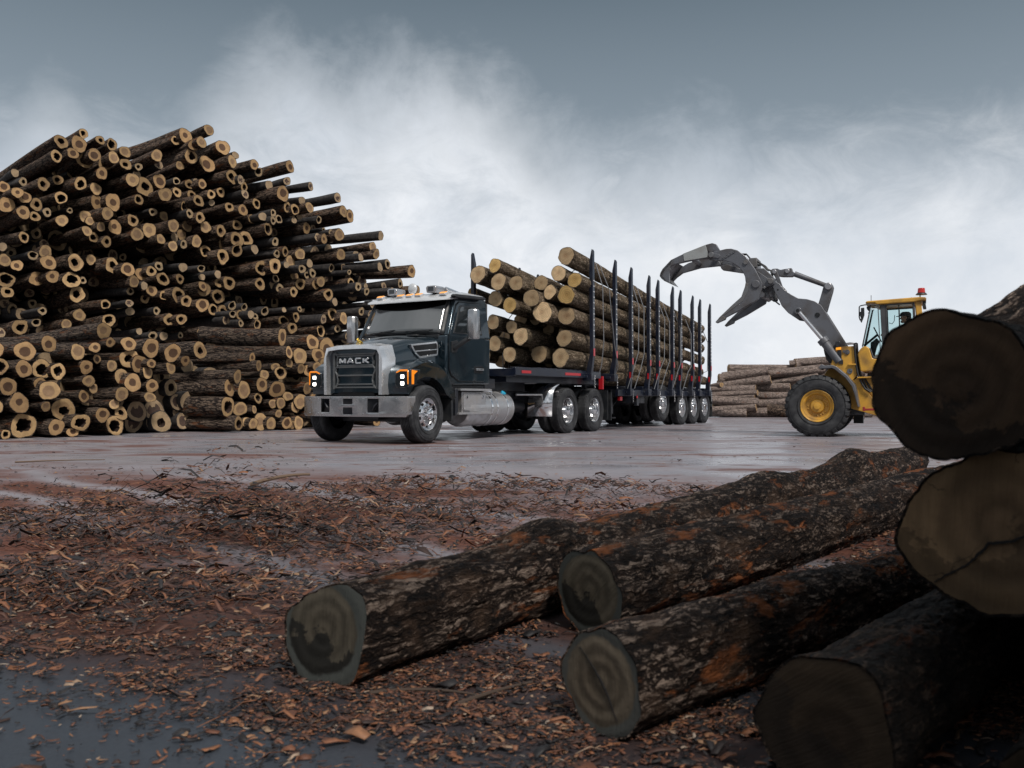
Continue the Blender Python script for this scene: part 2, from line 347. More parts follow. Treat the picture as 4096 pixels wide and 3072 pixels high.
def wood(name, pale, heart, hr=0.5, soft=0.05, heart_amt=0.8, rings=22.0, stain=0.0, staincol=(0.02,0.022,0.022), rim=None, kerf=0.3):
    """cut end: local xy in units of the log radius"""
    m = mat(name, pale, 0.75); n, b = nodes(m); b.inputs['Specular IOR Level'].default_value = 0.15
    tcn = n.new('ShaderNodeTexCoord'); oi = n.new('ShaderNodeObjectInfo'); rnd = oi.outputs['Random']
    off = n.new('ShaderNodeCombineXYZ'); n.l.new(n.math('MULTIPLY', rnd, 53.0), off.inputs[0]); n.l.new(n.math('MULTIPLY', rnd, 17.0), off.inputs[1]); n.l.new(n.math('MULTIPLY', rnd, 29.0), off.inputs[2])
    va = n.new('ShaderNodeVectorMath', operation='ADD'); n.l.new(tcn.outputs['Object'], va.inputs[0]); n.l.new(off.outputs[0], va.inputs[1]); vec = va.outputs[0]
    sp = n.new('ShaderNodeSeparateXYZ'); n.l.new(tcn.outputs['Object'], sp.inputs[0])
    ox = n.math('SUBTRACT', sp.outputs[0], n.math('MULTIPLY', n.math('SUBTRACT', rnd, 0.5), 0.22)); oy = n.math('SUBTRACT', sp.outputs[1], 0.04)
    rad = n.math('SQRT', n.math('ADD', n.math('MULTIPLY', ox, ox), n.math('MULTIPLY', oy, oy)))
    dn = n.noise(vec, 2.2, 5, 0.6); radn = n.math('ADD', rad, n.math('MULTIPLY', n.math('SUBTRACT', dn, 0.5), 0.22))
    ring = n.math('SINE', n.math('MULTIPLY', radn, rings * 3.0)); ring = n.mapr(ring, -1, 1, 0.74, 1.0)
    tone = n.mapr(n.noise(vec, 1.6, 5, 0.65), 0.3, 0.7, 0.72, 1.12)
    gain = n.math('MULTIPLY', n.math('MULTIPLY', ring, tone), n.mapr(n.math('FRACT', n.math('MULTIPLY', rnd, 7.31)), 0, 1, 0.55, 1.08))
    hrv = n.math('ADD', hr, n.math('MULTIPLY', n.math('SUBTRACT', n.math('FRACT', n.math('MULTIPLY', rnd, 13.7)), 0.5), 0.22))
    hm = n.math('MULTIPLY', n.mapr(n.math('SUBTRACT', radn, hrv), soft, -soft), heart_amt)
    c = n.mix(hm, tuple(pale), tuple(heart))
    vc = n.new('ShaderNodeCombineXYZ'); [n.l.new(gain, vc.inputs[i]) for i in range(3)]
    c = n.mix(1.0, c, vc.outputs[0], 'MULTIPLY')
    # radial checks (drying cracks)
    ang = n.math('ARCTAN2', oy, ox); cr = n.math('ABSOLUTE', n.math('SINE', n.math('ADD', n.math('MULTIPLY', ang, 2.5), n.math('ADD', n.math('MULTIPLY', dn, 2.0), n.math('MULTIPLY', rnd, 30.0)))))
    crack = n.math('MULTIPLY', n.mapr(cr, 0.045, 0.0), n.mapr(n.noise(vec, 1.1, 2), 0.52, 0.6))
    c = n.mix(n.math('MULTIPLY', crack, 0.8), c, (0.03, 0.022, 0.015))
    # saw marks
    wv = n.new('ShaderNodeVectorMath', operation='MULTIPLY_ADD'); n.l.new(n.noise(vec, 0.8, 3, out=1), wv.inputs[0]); wv.inputs[1].default_value = (0.25, 0.25, 0); n.l.new(vec, wv.inputs[2])
    sv = n.scale(wv.outputs[0], 15, 0.9, 1); saw = n.noise(sv, 1.2, 5, 0.7)
    c = n.mix(n.mapr(saw, 0.40, 0.75, 0, kerf), c, n.mix(1.0, c, (0.45, 0.42, 0.38), 'MULTIPLY'))
    if stain:
        s2 = n.mapr(n.math('ADD', n.math('MULTIPLY', n.noise(vec, 1.3, 5, 0.65, 0.3), 0.8), n.math('MULTIPLY', sp.outputs[1], -0.34)), 0.44, 0.47)
        c = n.mix(n.math('MULTIPLY', s2, stain), c, staincol)
    if rim: c = n.mix(n.mapr(radn, 0.80, 0.86), c, rim)
    n.l.new(c, b.inputs['Base Color'])
    n.l.new(n.bump(n.math('ADD', saw, n.math('MULTIPLY', ring, 2.0)), 0.25, 0.03), b.inputs['Normal'])
    return m
PALE = (0.62, 0.41, 0.21)
wood('wood_solid', PALE, (0.31, 0.20, 0.13), 0.55, 0.05, 0.75)
wood('wood_heart', (0.60, 0.38, 0.19), (0.13, 0.075, 0.05), 0.46, 0.03, 0.95)
wood('wood_hollow', (0.60, 0.395, 0.20), (0.22, 0.12, 0.07), 0.55, 0.06, 0.5)
wood('wood_load', (0.78, 0.56, 0.33), (0.40, 0.22, 0.11), 0.30, 0.2, 0.55, 12.0)
wood('wood_load_yellow', (0.78, 0.52, 0.21), (0.48, 0.27, 0.09), 0.4, 0.25, 0.5, 10.0)
wood('wood_near', (0.195, 0.160, 0.118), (0.125, 0.095, 0.066), 0.5, 0.2, 0.5, 7.0, 0.0, rim=(0.060, 0.062, 0.057), kerf=0.5)
wood('wood_near_stained', (0.150, 0.130, 0.098), (0.105, 0.085, 0.060), 0.5, 0.2, 0.4, 7.0, 0.92, (0.011, 0.011, 0.010), rim=(0.050, 0.054, 0.050), kerf=0.5)
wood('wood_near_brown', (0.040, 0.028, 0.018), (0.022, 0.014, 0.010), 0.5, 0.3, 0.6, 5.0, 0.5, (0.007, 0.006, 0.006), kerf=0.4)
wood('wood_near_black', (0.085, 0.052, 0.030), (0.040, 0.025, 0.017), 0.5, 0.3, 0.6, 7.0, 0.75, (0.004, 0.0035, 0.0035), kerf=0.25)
wood('wood_near_tan', (0.20, 0.130, 0.072), (0.105, 0.066, 0.040), 0.5, 0.3, 0.6, 6.0, 0.5, (0.012, 0.009, 0.007), kerf=0.35)
mat('hollow_dark', (0.028, 0.014, 0.009), 0.95)
# ---------------------------------------------------------------- logs
def log_mesh(name, seed, L=26.0, kind='s', nseg=30, nring=9, taper=0.86, rough=0.04, tilt=0.08, mats=('bark_pile', 'wood_solid'), split=False, burls=(), fine=None, lump=0.05, bend_amt=3.0, rim=0.945, hrange=(0.36, 0.64)):
    """unit-radius log along +Z, cut face at z=0. kind: s solid, d dark heart, h hollow"""
    rd = random.Random(seed); ph = [(rd.uniform(0, 6.28), rd.uniform(0, 6.28), rd.uniform(-1, 1)) for _ in range(5)]
    amp = [0.035, 0.05, 0.035, 0.02, 0.015]
    ta, tb = rd.uniform(-tilt, tilt), rd.uniform(-tilt, tilt); bend = (rd.uniform(-1, 1) * bend_amt / L ** 2, rd.uniform(-1, 1) * bend_amt / L ** 2)
    so = Vector((seed * 3.17, seed * 1.31, 0))
    def rad(t, z):
        r = 1.0
        for k in range(5): r += amp[k] * (lump / 0.05) * math.sin((k + 1) * t + ph[k][0] + ph[k][2] * z * 0.25)
        p = Vector((math.cos(t), math.sin(t), z * 0.30)) + so
        r += rough * noise.noise(p * 2.2) * 1.6
        if fine: r += fine(t, z, so)
        for (bz, bt, bw, bh) in burls:
            dt = (t - bt + math.pi) % (2 * math.pi) - math.pi
            r += bh * math.exp(-((z - bz) / bw) ** 2 - (dt / 0.7) ** 2)
        return r * (1 - (1 - taper) * z / L)
    zs = [0, 0.25] + [L * ((i + 1) / nring) ** 1.15 for i in range(nring)] if nring < 40 else [L * i / nring for i in range(nring + 1)]
    V = []; Fb = []; Fc = []; Fh = []
    def cz(x, y): return ta * x + tb * y
    ths = [2 * math.pi * i / nseg for i in range(nseg)]
    for j, z in enumerate(zs):
        fz = max(0.0, 1 - z / 3.0)
        for t in ths:
            r = rad(t, z); x, y = r * math.cos(t), r * math.sin(t)
            V.append((x + bend[0] * z * z * .5, y + bend[1] * z * z * .5, z + fz * cz(x, y)))
    for j in range(len(zs) - 1):
        for i in range(nseg): Fb.append((j*nseg+i, j*nseg+(i+1)%nseg, (j+1)*nseg+(i+1)%nseg, (j+1)*nseg+i))
    nb = len(V)
    # bark rim then the cut
    def ring(fr, dz=0.0, jag=0.0, cx=0.0, cy=0.0):
        s_ = len(V)
        for t in ths:
            r = rad(t, 0) * fr * (1 + jag * (noise.noise(Vector((math.cos(t) * 2.2, math.sin(t) * 2.2, seed * 1.7))) * 1.5 + rd.uniform(-.25, .25)))
            x, y = cx + r * math.cos(t), cy + r * math.sin(t); V.append((x, y, cz(x, y) + dz))
        return s_
    def strip(a, b_, F_):
        for i in range(nseg): F_.append((a+(i+1)%nseg, a+i, b_+i, b_+(i+1)%nseg))
    r1 = ring(rim, 0.015); strip(0, r1, Fb)
    Vc0 = ring(rim, 0.015) if split else r1
    if kind == 'h':
        hr = rd.uniform(*hrange); cx, cy = rd.uniform(-.12, .12), rd.uniform(-.12, .12)
        r2 = ring(0.5 * (0.945 + hr), 0.0, 0.02, cx * .5, cy * .5); r3 = ring(hr, 0.02, 0.16, cx, cy); r4 = ring(hr * 0.92, 0.5, 0.16, cx, cy); r5 = ring(hr * 0.75, 2.2, 0.16, cx, cy)
        strip(Vc0, r2, Fc); strip(r2, r3, Fc); strip(r3, r4, Fh); strip(r4, r5, Fh); Fh.append(tuple(r5 + i for i in range(nseg)))
    else:
        r2 = ring(0.62, 0.0, 0.02); r3 = ring(0.3, 0.02, 0.04)
        strip(Vc0, r2, Fc); strip(r2, r3, Fc); c = len(V); V.append((0, 0, 0.03))
        for i in range(nseg): Fc.append((r3+(i+1)%nseg, r3+i, c))
    # far end
    e = (len(zs) - 1) * nseg; c = len(V); V.append((bend[0]*L*L*.5, bend[1]*L*L*.5, L))
    Fe = [(e+i, e+(i+1)%nseg, c) for i in range(nseg)]
    def mk(nm, groups):
        used = sorted({i for g, _ in groups for f in g for i in f}); mp = {i: k for k, i in enumerate(used)}
        me = bpy.data.meshes.new(nm); fs = [tuple(mp[i] for i in f) for g, _ in groups for f in g]
        me.from_pydata([V[i] for i in used], [], fs)
        ms = []
        for _, m_ in groups:
            if m_ not in ms: ms.append(m_)
        for m_ in ms: me.materials.append(M[m_])
        me.polygons.foreach_set('material_index', [ms.index(m_) for g, m_ in groups for _ in g])
        me.polygons.foreach_set('use_smooth', [True] * len(fs)); me.set_sharp_from_angle(angle=R(50)); me.update(); return me
    if split:
        gc = [(Fc, mats[1])] + ([(Fh, 'hollow_dark')] if Fh else [])
        return mk(name, [(Fb, mats[0]), (Fe, mats[1])]), mk('cut_end', gc)
    return mk(name, [(Fb, mats[0]), (Fc, mats[1]), (Fe, mats[1])] + ([(Fh, 'hollow_dark')] if Fh else []))

def axis_dir(yaw, pitch=0.0):
    """yaw in degrees to the right of the view direction; the direction in which the log runs away from its cut end"""
    return Vector((math.sin(R(yaw)) * math.cos(R(pitch)), math.cos(R(yaw)) * math.cos(R(pitch)), math.sin(R(pitch))))
def place_log(mesh, name, p, r, dirv, roll=0.0, zlen=1.0):
    """mesh or (bark mesh, cut mesh)"""
    split = isinstance(mesh, tuple)
    o = bpy.data.objects.new(name, mesh[0] if split else mesh); COL.objects.link(o)
    o.rotation_mode = 'QUATERNION'; o.rotation_quaternion = dirv.to_track_quat('Z', 'Y') @ Quaternion((0, 0, 1), roll)
    o.location = p; o.scale = (r, r, r * zlen)
    if split:
        c = bpy.data.objects.new('cut_end', mesh[1]); COL.objects.link(c); c.parent = o
    return o
ORD = ['first','second','third','fourth','fifth','sixth','seventh','eighth','ninth','tenth','eleventh','twelfth','thirteenth','fourteenth','fifteenth','sixteenth','seventeenth','eighteenth','nineteenth','twentieth','twenty-first','twenty-second','twenty-third','twenty-fourth','twenty-fifth','twenty-sixth','twenty-seventh','twenty-eighth']
LOOK = {'s': 'pale solid-ended', 'd': 'dark-hearted', 'h': 'hollow'}
WM = {'s': 'wood_solid', 'd': 'wood_heart', 'h': 'wood_hollow'}
VAR = {k: [log_mesh('log', 100 + i + 20 * q, 26, k, 28, 7, mats=('bark_pile', WM[k]), tilt=0.14, lump=0.07) for i in range(6)] for q, k in enumerate('sdh')}

# ends of the tall pile, read off the photograph: source, then x, y, r, kind (upper case = far back in the gaps)
Z5 = """600,215,70,h 820,135,50,h 775,240,80,d 985,195,48,h 1100,240,58,h 555,352,62,h 715,325,55,d 830,395,80,h 930,345,65,d 1120,368,60,s 1232,310,60,s 1235,435,60,h 1025,430,70,h 1000,525,62,d 1365,460,40,h 1545,350,62,s 1560,440,45,d 1345,530,45,s 1305,590,72,s 1425,655,95,h 1570,597,72,d 1625,735,70,s 1725,200,50,h 1825,150,72,d 1905,245,58,d 1980,215,55,s 2055,95,55,s 1880,350,75,h 1770,445,48,s 2035,430,88,d 2190,270,80,d 1850,500,75,H 225,605,42,h 150,520,40,s 430,630,65,h 570,590,52,h 555,500,60,H 710,530,55,H 795,622,68,h 170,710,55,d 40,660,60,d 250,760,60,d 70,835,80,d 230,905,65,d 355,830,62,h 345,950,50,h 465,908,45,h 600,765,65,h 610,990,60,s 685,890,32,h 835,840,60,D 845,720,60,H 945,675,60,s 955,810,72,d 1110,810,85,d 1057,915,62,s 1175,930,60,H 840,945,60,s 890,990,50,s 995,1050,48,s 1130,1050,72,d 858,1093,52,s 920,1155,50,h 1045,1195,55,h 1305,985,60,h 1370,970,55,H 1505,905,42,h 1610,945,48,s 1365,785,50,h 1470,1080,75,s 1347,1120,70,s 1705,1035,68,s 1580,1170,50,s 1715,1155,43,s 1790,1130,55,s 1700,1235,50,s 1805,1220,45,h 1395,1250,60,H 1840,1040,55,s 2022,1050,62,s 1865,630,50,h 1925,615,40,s 1990,630,48,d 2085,625,45,D 1735,600,40,h 1740,710,50,h 1885,735,48,h 1955,795,60,h 2075,730,48,h 2080,810,35,s 1815,850,50,h 1865,920,45,h 1970,960,55,h 2170,710,48,h 2175,1090,60,h 2190,1230,55,h 2020,1290,62,h 1935,1195,60,s 235,1150,55,h 355,1115,55,H 25,1245,42,s 110,1310,50,H 325,1330,48,h 450,1295,65,s 560,1190,100,H 435,1215,45,D 40,1375,62,s 165,1430,58,d 480,1402,75,d 740,1400,85,h 895,1370,50,s 1100,1430,78,h 1110,1330,60,D 1255,1470,72,d 1390,1515,60,d 1210,1350,40,H 1485,1485,55,h 1565,1435,45,h 1800,1450,48,s 1980,1460,40,h 1985,1545,35,s 2140,1515,40,s 2155,1595,50,h 1995,1635,50,d 1770,1560,50,h 1600,1560,70,h 1320,1590,58,s 1420,1630,40,s 60,1570,80,h 370,1560,75,d 515,1540,65,d 700,1570,85,h 810,1575,40,h 920,1590,55,D"""
Z6 = """348,348,38,s 320,410,62,s 535,440,50,d 577,510,48,h 885,460,60,d 855,600,42,d 680,640,48,s 815,720,75,d 1088,650,42,d 1355,765,48,d 315,560,68,h 400,590,45,d 435,655,50,h 445,730,45,d 290,855,50,h 425,885,62,d 555,820,52,h 485,800,50,D 860,855,52,h 935,880,60,h 905,935,38,s 925,985,32,s 975,950,35,s 1080,860,55,s 1000,790,40,s 1410,900,58,s 1475,940,62,d 1170,980,38,h 720,915,40,h 720,985,42,h 775,975,42,h 615,950,45,s 517,975,50,s 365,1035,52,h 670,1070,60,h 730,1105,45,D 1048,1065,55,d 1115,1060,35,D 1218,1085,30,h 1290,1100,32,h 1370,1125,65,s 365,1175,75,h 455,1165,75,h 740,1195,45,h 540,1270,48,s 840,1292,50,h 985,1320,58,s 755,1315,45,h 1040,1170,45,h 1160,1155,45,d 1220,1170,50,d 1282,1172,40,s 1780,1140,45,s 1700,1245,55,s 1385,1320,60,s 1425,1365,40,S 1535,1325,45,s 1580,1350,40,s 1735,1320,50,s 1845,1415,48,h 1770,1445,45,s 2080,1485,60,d 365,1280,65,h 225,1345,75,h 610,1455,80,h 740,1435,78,h 890,1390,60,s 850,1425,35,s 1080,1410,42,s 1005,1465,45,h 1108,1503,48,h 1195,1485,45,S 1055,1525,38,h 930,1535,52,s 1295,1455,42,h 1410,1445,38,D 1468,1495,28,h 745,1560,40,h 665,1555,35,D 590,1615,60,h 190,1595,50,h 285,1600,70,h 175,1510,35,S 715,1620,45,s 990,1610,60,h 1140,1615,50,h 1190,1590,55,s 1485,1600,50,h 1970,1605,45,h 1630,1630,30,s"""
Z8 = """272,190,80,h 345,250,60,h 510,138,70,s 650,205,72,h 495,285,68,d 600,330,55,h 695,335,55,h 735,240,50,H 780,290,45,h 785,370,38,h 858,380,48,h 895,305,38,h 957,372,38,s 1000,395,32,h 845,240,45,D 1090,342,45,h 1075,230,50,H 1180,260,55,H 1230,125,45,h 1365,160,48,h 1690,185,62,h 1752,255,38,s 1272,330,28,s 1420,322,28,h 1268,440,58,h 1385,400,48,h 1645,420,45,d 1730,372,62,h 1835,408,58,s 1350,500,58,h 1620,530,58,h 1778,510,42,h 1870,578,32,h 720,428,42,d 780,468,32,D 862,458,35,h 1018,468,48,h 1420,515,35,D 135,195,50,h 185,425,62,h 300,420,55,h 40,440,45,H 65,340,38,h 500,545,62,h 290,570,30,h 320,520,35,H 130,580,45,s 30,575,45,h 15,150,55,d 1100,485,35,D"""
Z7 = """70,160,58,h 735,185,78,h 400,340,42,h 755,378,60,s 1000,278,50,h 345,450,42,h 630,465,50,s 195,490,75,h 1028,430,65,h 1140,330,45,S 1225,265,38,d 1232,342,45,s 1320,532,32,s 1235,150,40,h 1375,220,50,h 1435,262,40,D 305,275,45,H 120,320,50,H 210,370,60,D 545,265,55,D 595,330,45,D 430,150,45,D 280,170,45,D 45,270,45,D 1120,540,35,D 400,540,60,D 8,545,45,d"""
Z1 = """500,95,42,d 570,65,45,h 650,110,40,h 975,45,50,s 1140,95,48,s 600,305,42,h 705,240,30,d 820,60,40,d 900,110,38,s 690,330,40,d 1020,120,38,h"""
ends = []
for txt, sc, ox, oy in ((Z5, 2.458, 0, 480), (Z6, 2.458, 800, 480), (Z8, 2.37, 600, 1100), (Z7, 2.37, 0, 1100), (Z1, 2.44, 1200, 1120)):
    for tk in txt.split():
        a, b_, c, k = tk.split(','); ends.append((ox + float(a) / sc, oy + float(b_) / sc, float(c) / sc, k))
rd = random.Random(3)
def face_depth(px): return 26.0 + 8.0 * px / 1658.0
back = []
for px, py, r, k in ends:
    deep = k.isupper(); k = k.lower()
    d = face_depth(px) + (HY - py) / F * 3.5 + (rd.uniform(1.0, 1.9) if deep else rd.uniform(-0.45, 0.35))
    back.append([px, py, r, k, d, deep])
# the largest stand alone; the dim ones deep in the gaps and the smallest belong to the mass behind
order = sorted(range(len(back)), key=lambda i: (back[i][5], -back[i][2]))
single = set(order[:168])
tiers = {}
bulk = []
for i, e in enumerate(back):
    px, py, r, k, d, deep = e
    yaw = -46 - 12 * px / 1500 + rd.uniform(-4, 4); pitch = rd.uniform(-2.5, 2.0)
    if py < 700 and px < 900: pitch = -3.0 - 3 * rd.random()
    dv = axis_dir(yaw, pitch); p = P(px, py, d); rr_ = r / F * d * 0.98
    mesh = VAR[k][rd.randrange(6)]; roll = rd.uniform(0, 6.28)
    if i in single:
        o = place_log(mesh, 'log', p, rr_, dv, roll)
        tiers.setdefault((min(11, int((py - 480) / 80)), k), []).append((px, r, o))
    else: bulk.append((mesh, p, rr_, dv, roll))
TIER = ['topmost', 'second', 'third', 'fourth', 'fifth', 'sixth', 'seventh', 'eighth', 'ninth', 'tenth', 'eleventh', 'lowest']
for (t, k), lst in tiers.items():
    for q, (px, r, o) in enumerate(sorted(lst, key=lambda e: e[0])):
        side = 'leftmost' if q == 0 else ORD[q]
        lab = f"{side} {LOOK[k]} log{'' if q == 0 else ' from the left'} in the tall pile's {TIER[t]} layer{' down' if 0 < t < 11 else ''}"
        tag(o, lab, 'log', 'logs stacked in the tall pile')
# logs deeper in the tall pile
hull = [(x * 1.852, y * 1.852) for x, y in ((-160, 470), (0, 425), (140, 345), (300, 345), (450, 335), (600, 430), (700, 500), (760, 570), (830, 640), (860, 700), (880, 900), (-160, 960))]
def inside(x, y, poly):
    c = False; n_ = len(poly)
    for i in range(n_):
        x0, y0 = poly[i]; x1, y1 = poly[(i + 1) % n_]
        if (y0 > y) != (y1 > y) and x < (x1 - x0) * (y - y0) / (y1 - y0) + x0: c = not c
    return c
LOWV = {k: [log_mesh('mass', 300 + i + 9 * q, 22, k, 14, 2, mats=('bark_pile', WM[k]), tilt=0.15) for i in range(3)] for q, k in enumerate('sdh')}
gy = 560
row = 0
while gy < 1745:
    gx = -280 + (row % 2) * 32
    while gx < 1640:
        x, y = gx + rd.uniform(-9, 9), gy + rd.uniform(-9, 9)
        if inside(x, y, hull):
            d = face_depth(x) + 1.6 + rd.uniform(0, 1.6) + (HY - y) / F * 4
            k = rd.choice('sdhhd'); bulk.append((LOWV[k][rd.randrange(3)], P(x, y, d), rd.uniform(0.21, 0.30), axis_dir(-50 - 8 * x / 1500 + rd.uniform(-3, 3), rd.uniform(-2, 1)), rd.uniform(0, 6)))
        gx += 64
    gy += 56; row += 1
for py in range(1455, 1745, 48):
    for px in range(-160, 1330, 58):
        x, y = px + rd.uniform(-12, 12) + (py % 124) * .4, py + rd.uniform(-9, 9)
        dd = F * CH / (170 - 0.0334 * x) + 1.0 + rd.uniform(0, .8) + (1725 - y) / F * 5; p_ = P(x, y, dd); p_.z = max(.26, p_.z)
        k = rd.choice('sdhd'); bulk.append((LOWV[k][rd.randrange(3)], p_, rd.uniform(.19, .26), axis_dir(-56 + rd.uniform(-4, 4)), rd.uniform(0, 6)))
# unseen stack added beside and behind the camera to shade the foreground
for z_, row in ((0.17, (1.65, 2.02, 2.4, 2.8, 3.2)), (0.50, (1.8, 2.2, 2.6, 3.0)), (0.82, (1.7, 2.02, 2.4, 2.8)), (1.14, (1.75, 2.2, 2.6)), (1.46, (1.85, 2.25, 2.65)), (1.78, (1.8, 2.2, 2.6)), (2.10, (1.9, 2.3)), (2.42, (2.0, 2.4)), (2.72, (2.2,))):
    for x_ in row: k = rd.choice('sdh'); bulk.append((LOWV[k][rd.randrange(3)], Vector((x_ + .12, -2.5 + rd.uniform(-.1, .1), z_)), .185, axis_dir(-7 + rd.uniform(-1, 1)), rd.uniform(0, 6)))
bmm = bmesh.new(); mats_ = ['bark_pile', 'wood_solid', 'wood_heart', 'wood_hollow', 'hollow_dark']
# merged mass (object coordinates are metres here, so it carries its own plain materials)
def simple_mix(name, a, b_, s):
    m_ = mat(name, a, 0.85); n_, bb_ = nodes(m_); t_ = n_.new('ShaderNodeTexCoord').outputs['Object']
    n_.l.new(n_.mix(n_.mapr(n_.noise(t_, s, 5, 0.65), 0.35, 0.65), a, b_), bb_.inputs['Base Color'])
    n_.l.new(n_.bump(n_.noise(t_, s * 4, 5, 0.7), 0.6, 0.03), bb_.inputs['Normal']); return m_
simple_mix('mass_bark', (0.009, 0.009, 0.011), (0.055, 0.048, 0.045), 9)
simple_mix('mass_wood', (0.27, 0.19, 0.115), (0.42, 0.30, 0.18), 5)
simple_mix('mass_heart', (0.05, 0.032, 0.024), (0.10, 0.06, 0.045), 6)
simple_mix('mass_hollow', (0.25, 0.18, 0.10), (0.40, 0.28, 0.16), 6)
MP = {'bark_pile': 0, 'wood_solid': 1, 'wood_heart': 2, 'wood_hollow': 3, 'hollow_dark': 4}
mb = MB()
for me, p, r, dv, roll in bulk:
    q = dv.to_track_quat('Z', 'Y') @ Quaternion((0, 0, 1), roll); mt = Matrix.Translation(p) @ q.to_matrix().to_4x4() @ Matrix.Scale(r, 4)
    nv = len(mb.v); mb.v += [tuple(mt @ v.co) for v in me.vertices]
    nm = [x.name for x in me.materials]
    for pl in me.polygons:
        mb.f.append(tuple(i + nv for i in pl.vertices))
        mi = MP[nm[pl.material_index]]
        if mi == 2:   # dark heart: inner fans take the heart colour
            cc = pl.center; mi = 2 if (cc.x ** 2 + cc.y ** 2) < 0.22 and cc.z < 1 else 1
        mb.m.append(mi)
massobj = mb.build('packed_logs', [M['mass_bark'], M['mass_wood'], M['mass_heart'], M['mass_hollow'], M['hollow_dark']], smooth=50)
tag(massobj, 'dim mass of packed logs filling the gaps deep inside the big piles, plus an unseen stack added to shade the foreground', 'logs', kind='stuff')

# ---------------------------------------------------------------- the low pile in front of it
FV = {k: [log_mesh('log', 500 + i + 20 * q, 12, k, 40, 14, 0.92, mats=('bark_front', WM[k]), tilt=0.14, lump=0.06, split=True) for i in range(4)] for q, k in enumerate('sdh')}
FA = """242,718,92,d 462,650,78,d 738,725,75,s 985,527,75,s 225,890,86,d 400,895,98,h 10,870,75,h 550,910,80,h 820,875,65,d 920,797,45,d 900,685,50,d 1047,640,50,d 1222,650,70,d 1430,690,90,d 1635,735,85,d 1225,790,90,h 1320,845,85,d 1400,925,60,s 1060,860,60,s 1160,965,78,s 1262,1023,88,d 1440,1050,62,d 1435,840,45,d 840,1005,58,s 885,1070,50,s 383,1028,62,d 465,1095,95,s 75,1055,85,d 795,1150,62,d 1155,1130,70,s 1085,1222,50,s 188,1215,95,d 435,1245,48,s 600,1280,115,h 970,1325,68,d 535,1445,80,d 225,1435,125,h 55,1520,50,h 690,1495,50,d 765,1400,85,h 1090,1430,95,h 1150,1310,65,h 1620,880,60,s 1760,815,50,d 1900,715,80,h 1425,1160,50,s -60,700,85,d -70,1250,90,s -80,1430,90,d -90,940,85,s"""
# x, y, r, kind, body length in zoomed pixels (0 = ordinary)
FB = """1255,590,85,d,700 1322,735,58,d,780 970,780,45,d,500 1032,860,58,s,900 1322,835,48,s,320 830,960,65,s,720 752,1065,80,d,760 890,1090,88,s,0 1060,1040,68,d,0 740,1248,100,h,880 843,1410,72,h,1080 857,1267,68,s,0 1190,870,38,s,0 1240,925,65,h,0 1085,945,52,s,0 1208,1080,80,d,0 1240,1215,60,s,0 1165,1220,45,s,0 1025,1165,50,h,0 990,1275,40,s,0 1422,770,82,s,0 1545,640,72,d,0 1600,765,72,d,0 1685,700,105,d,0 1435,885,48,s,0 1510,905,60,d,0 1585,870,50,s,0 1655,850,60,s,0 1495,1070,60,s,0 1425,1200,70,s,0 1380,1250,58,s,0 1220,1315,38,s,0 1050,1390,82,s,0 935,1405,60,s,0 980,1410,55,s,0 1150,1410,58,s,0 1300,1405,62,d,0 1410,1400,65,s,0 1350,1425,45,s,0 1310,1150,45,s,0 1560,1180,60,d,0 1620,1330,60,s,0 1750,1320,60,d,0 1880,1370,55,s,0 1740,1180,60,s,0 2050,1300,60,s,0 1900,1200,70,d,0 2150,1380,50,d,0"""
def front_depth(px): return F * CH / (170 - 0.0334 * px)
fl = []
for txt, ox in ((FA, 0), (FB, 600)):
    for tk in txt.split():
        f_ = tk.split(','); x, y, r = [float(v) for v in f_[:3]]; k = f_[3]; ln = float(f_[4]) if len(f_) > 4 else 0
        px, py, r = ox + x / 2.37, 1100 + y / 2.37, r / 2.37
        fl.append((px, py, r, k, ln / 2.37))
ftier = {}
for i, (px, py, r, k, ln) in enumerate(fl):
    d0 = front_depth(px); h = max(0, (1725 - py) / F * d0); d = d0 + r / F * d0 + 0.22 * h + rd.uniform(-.1, .18)
    if ln: d -= 0.35
    rad_ = r / F * d
    p = P(px, py, d)
    if p.z < rad_ * 1.0: p.z = rad_ * 0.99
    yaw = (-70 if ln else -52) + rd.uniform(-4, 4); L = (ln / F * d) / max(0.2, math.sin(R(70 - 15))) * 1.1 if ln else 4.2
    o = place_log(FV[k][rd.randrange(4)], 'log', p, rad_, axis_dir(yaw, rd.uniform(-1.0, 1.0)), rd.uniform(0, 6.28), L / (12 * rad_))
    ftier.setdefault((min(5, int((py - 1300) / 75)), k, bool(ln)), []).append((px, o))
    if abs(px - (1160 / 2.37)) < 2 and 1500 < py < 1515: paint_log = (o, rad_)
FT = ['top', 'second', 'third', 'fourth', 'fifth', 'lowest']
for (t, k, ln), lst in ftier.items():
    for q, (px, o) in enumerate(sorted(lst, key=lambda e: e[0])):
        lk = ('long ' if ln else '') + LOOK[k]
        lab = f"{'leftmost' if q == 0 else ORD[q]} {lk} log{'' if q == 0 else ' from the left'} in the low front pile's {FT[max(0, t)]} layer"
        tag(o, lab, 'log', 'logs in the low pile in front of the tall one')

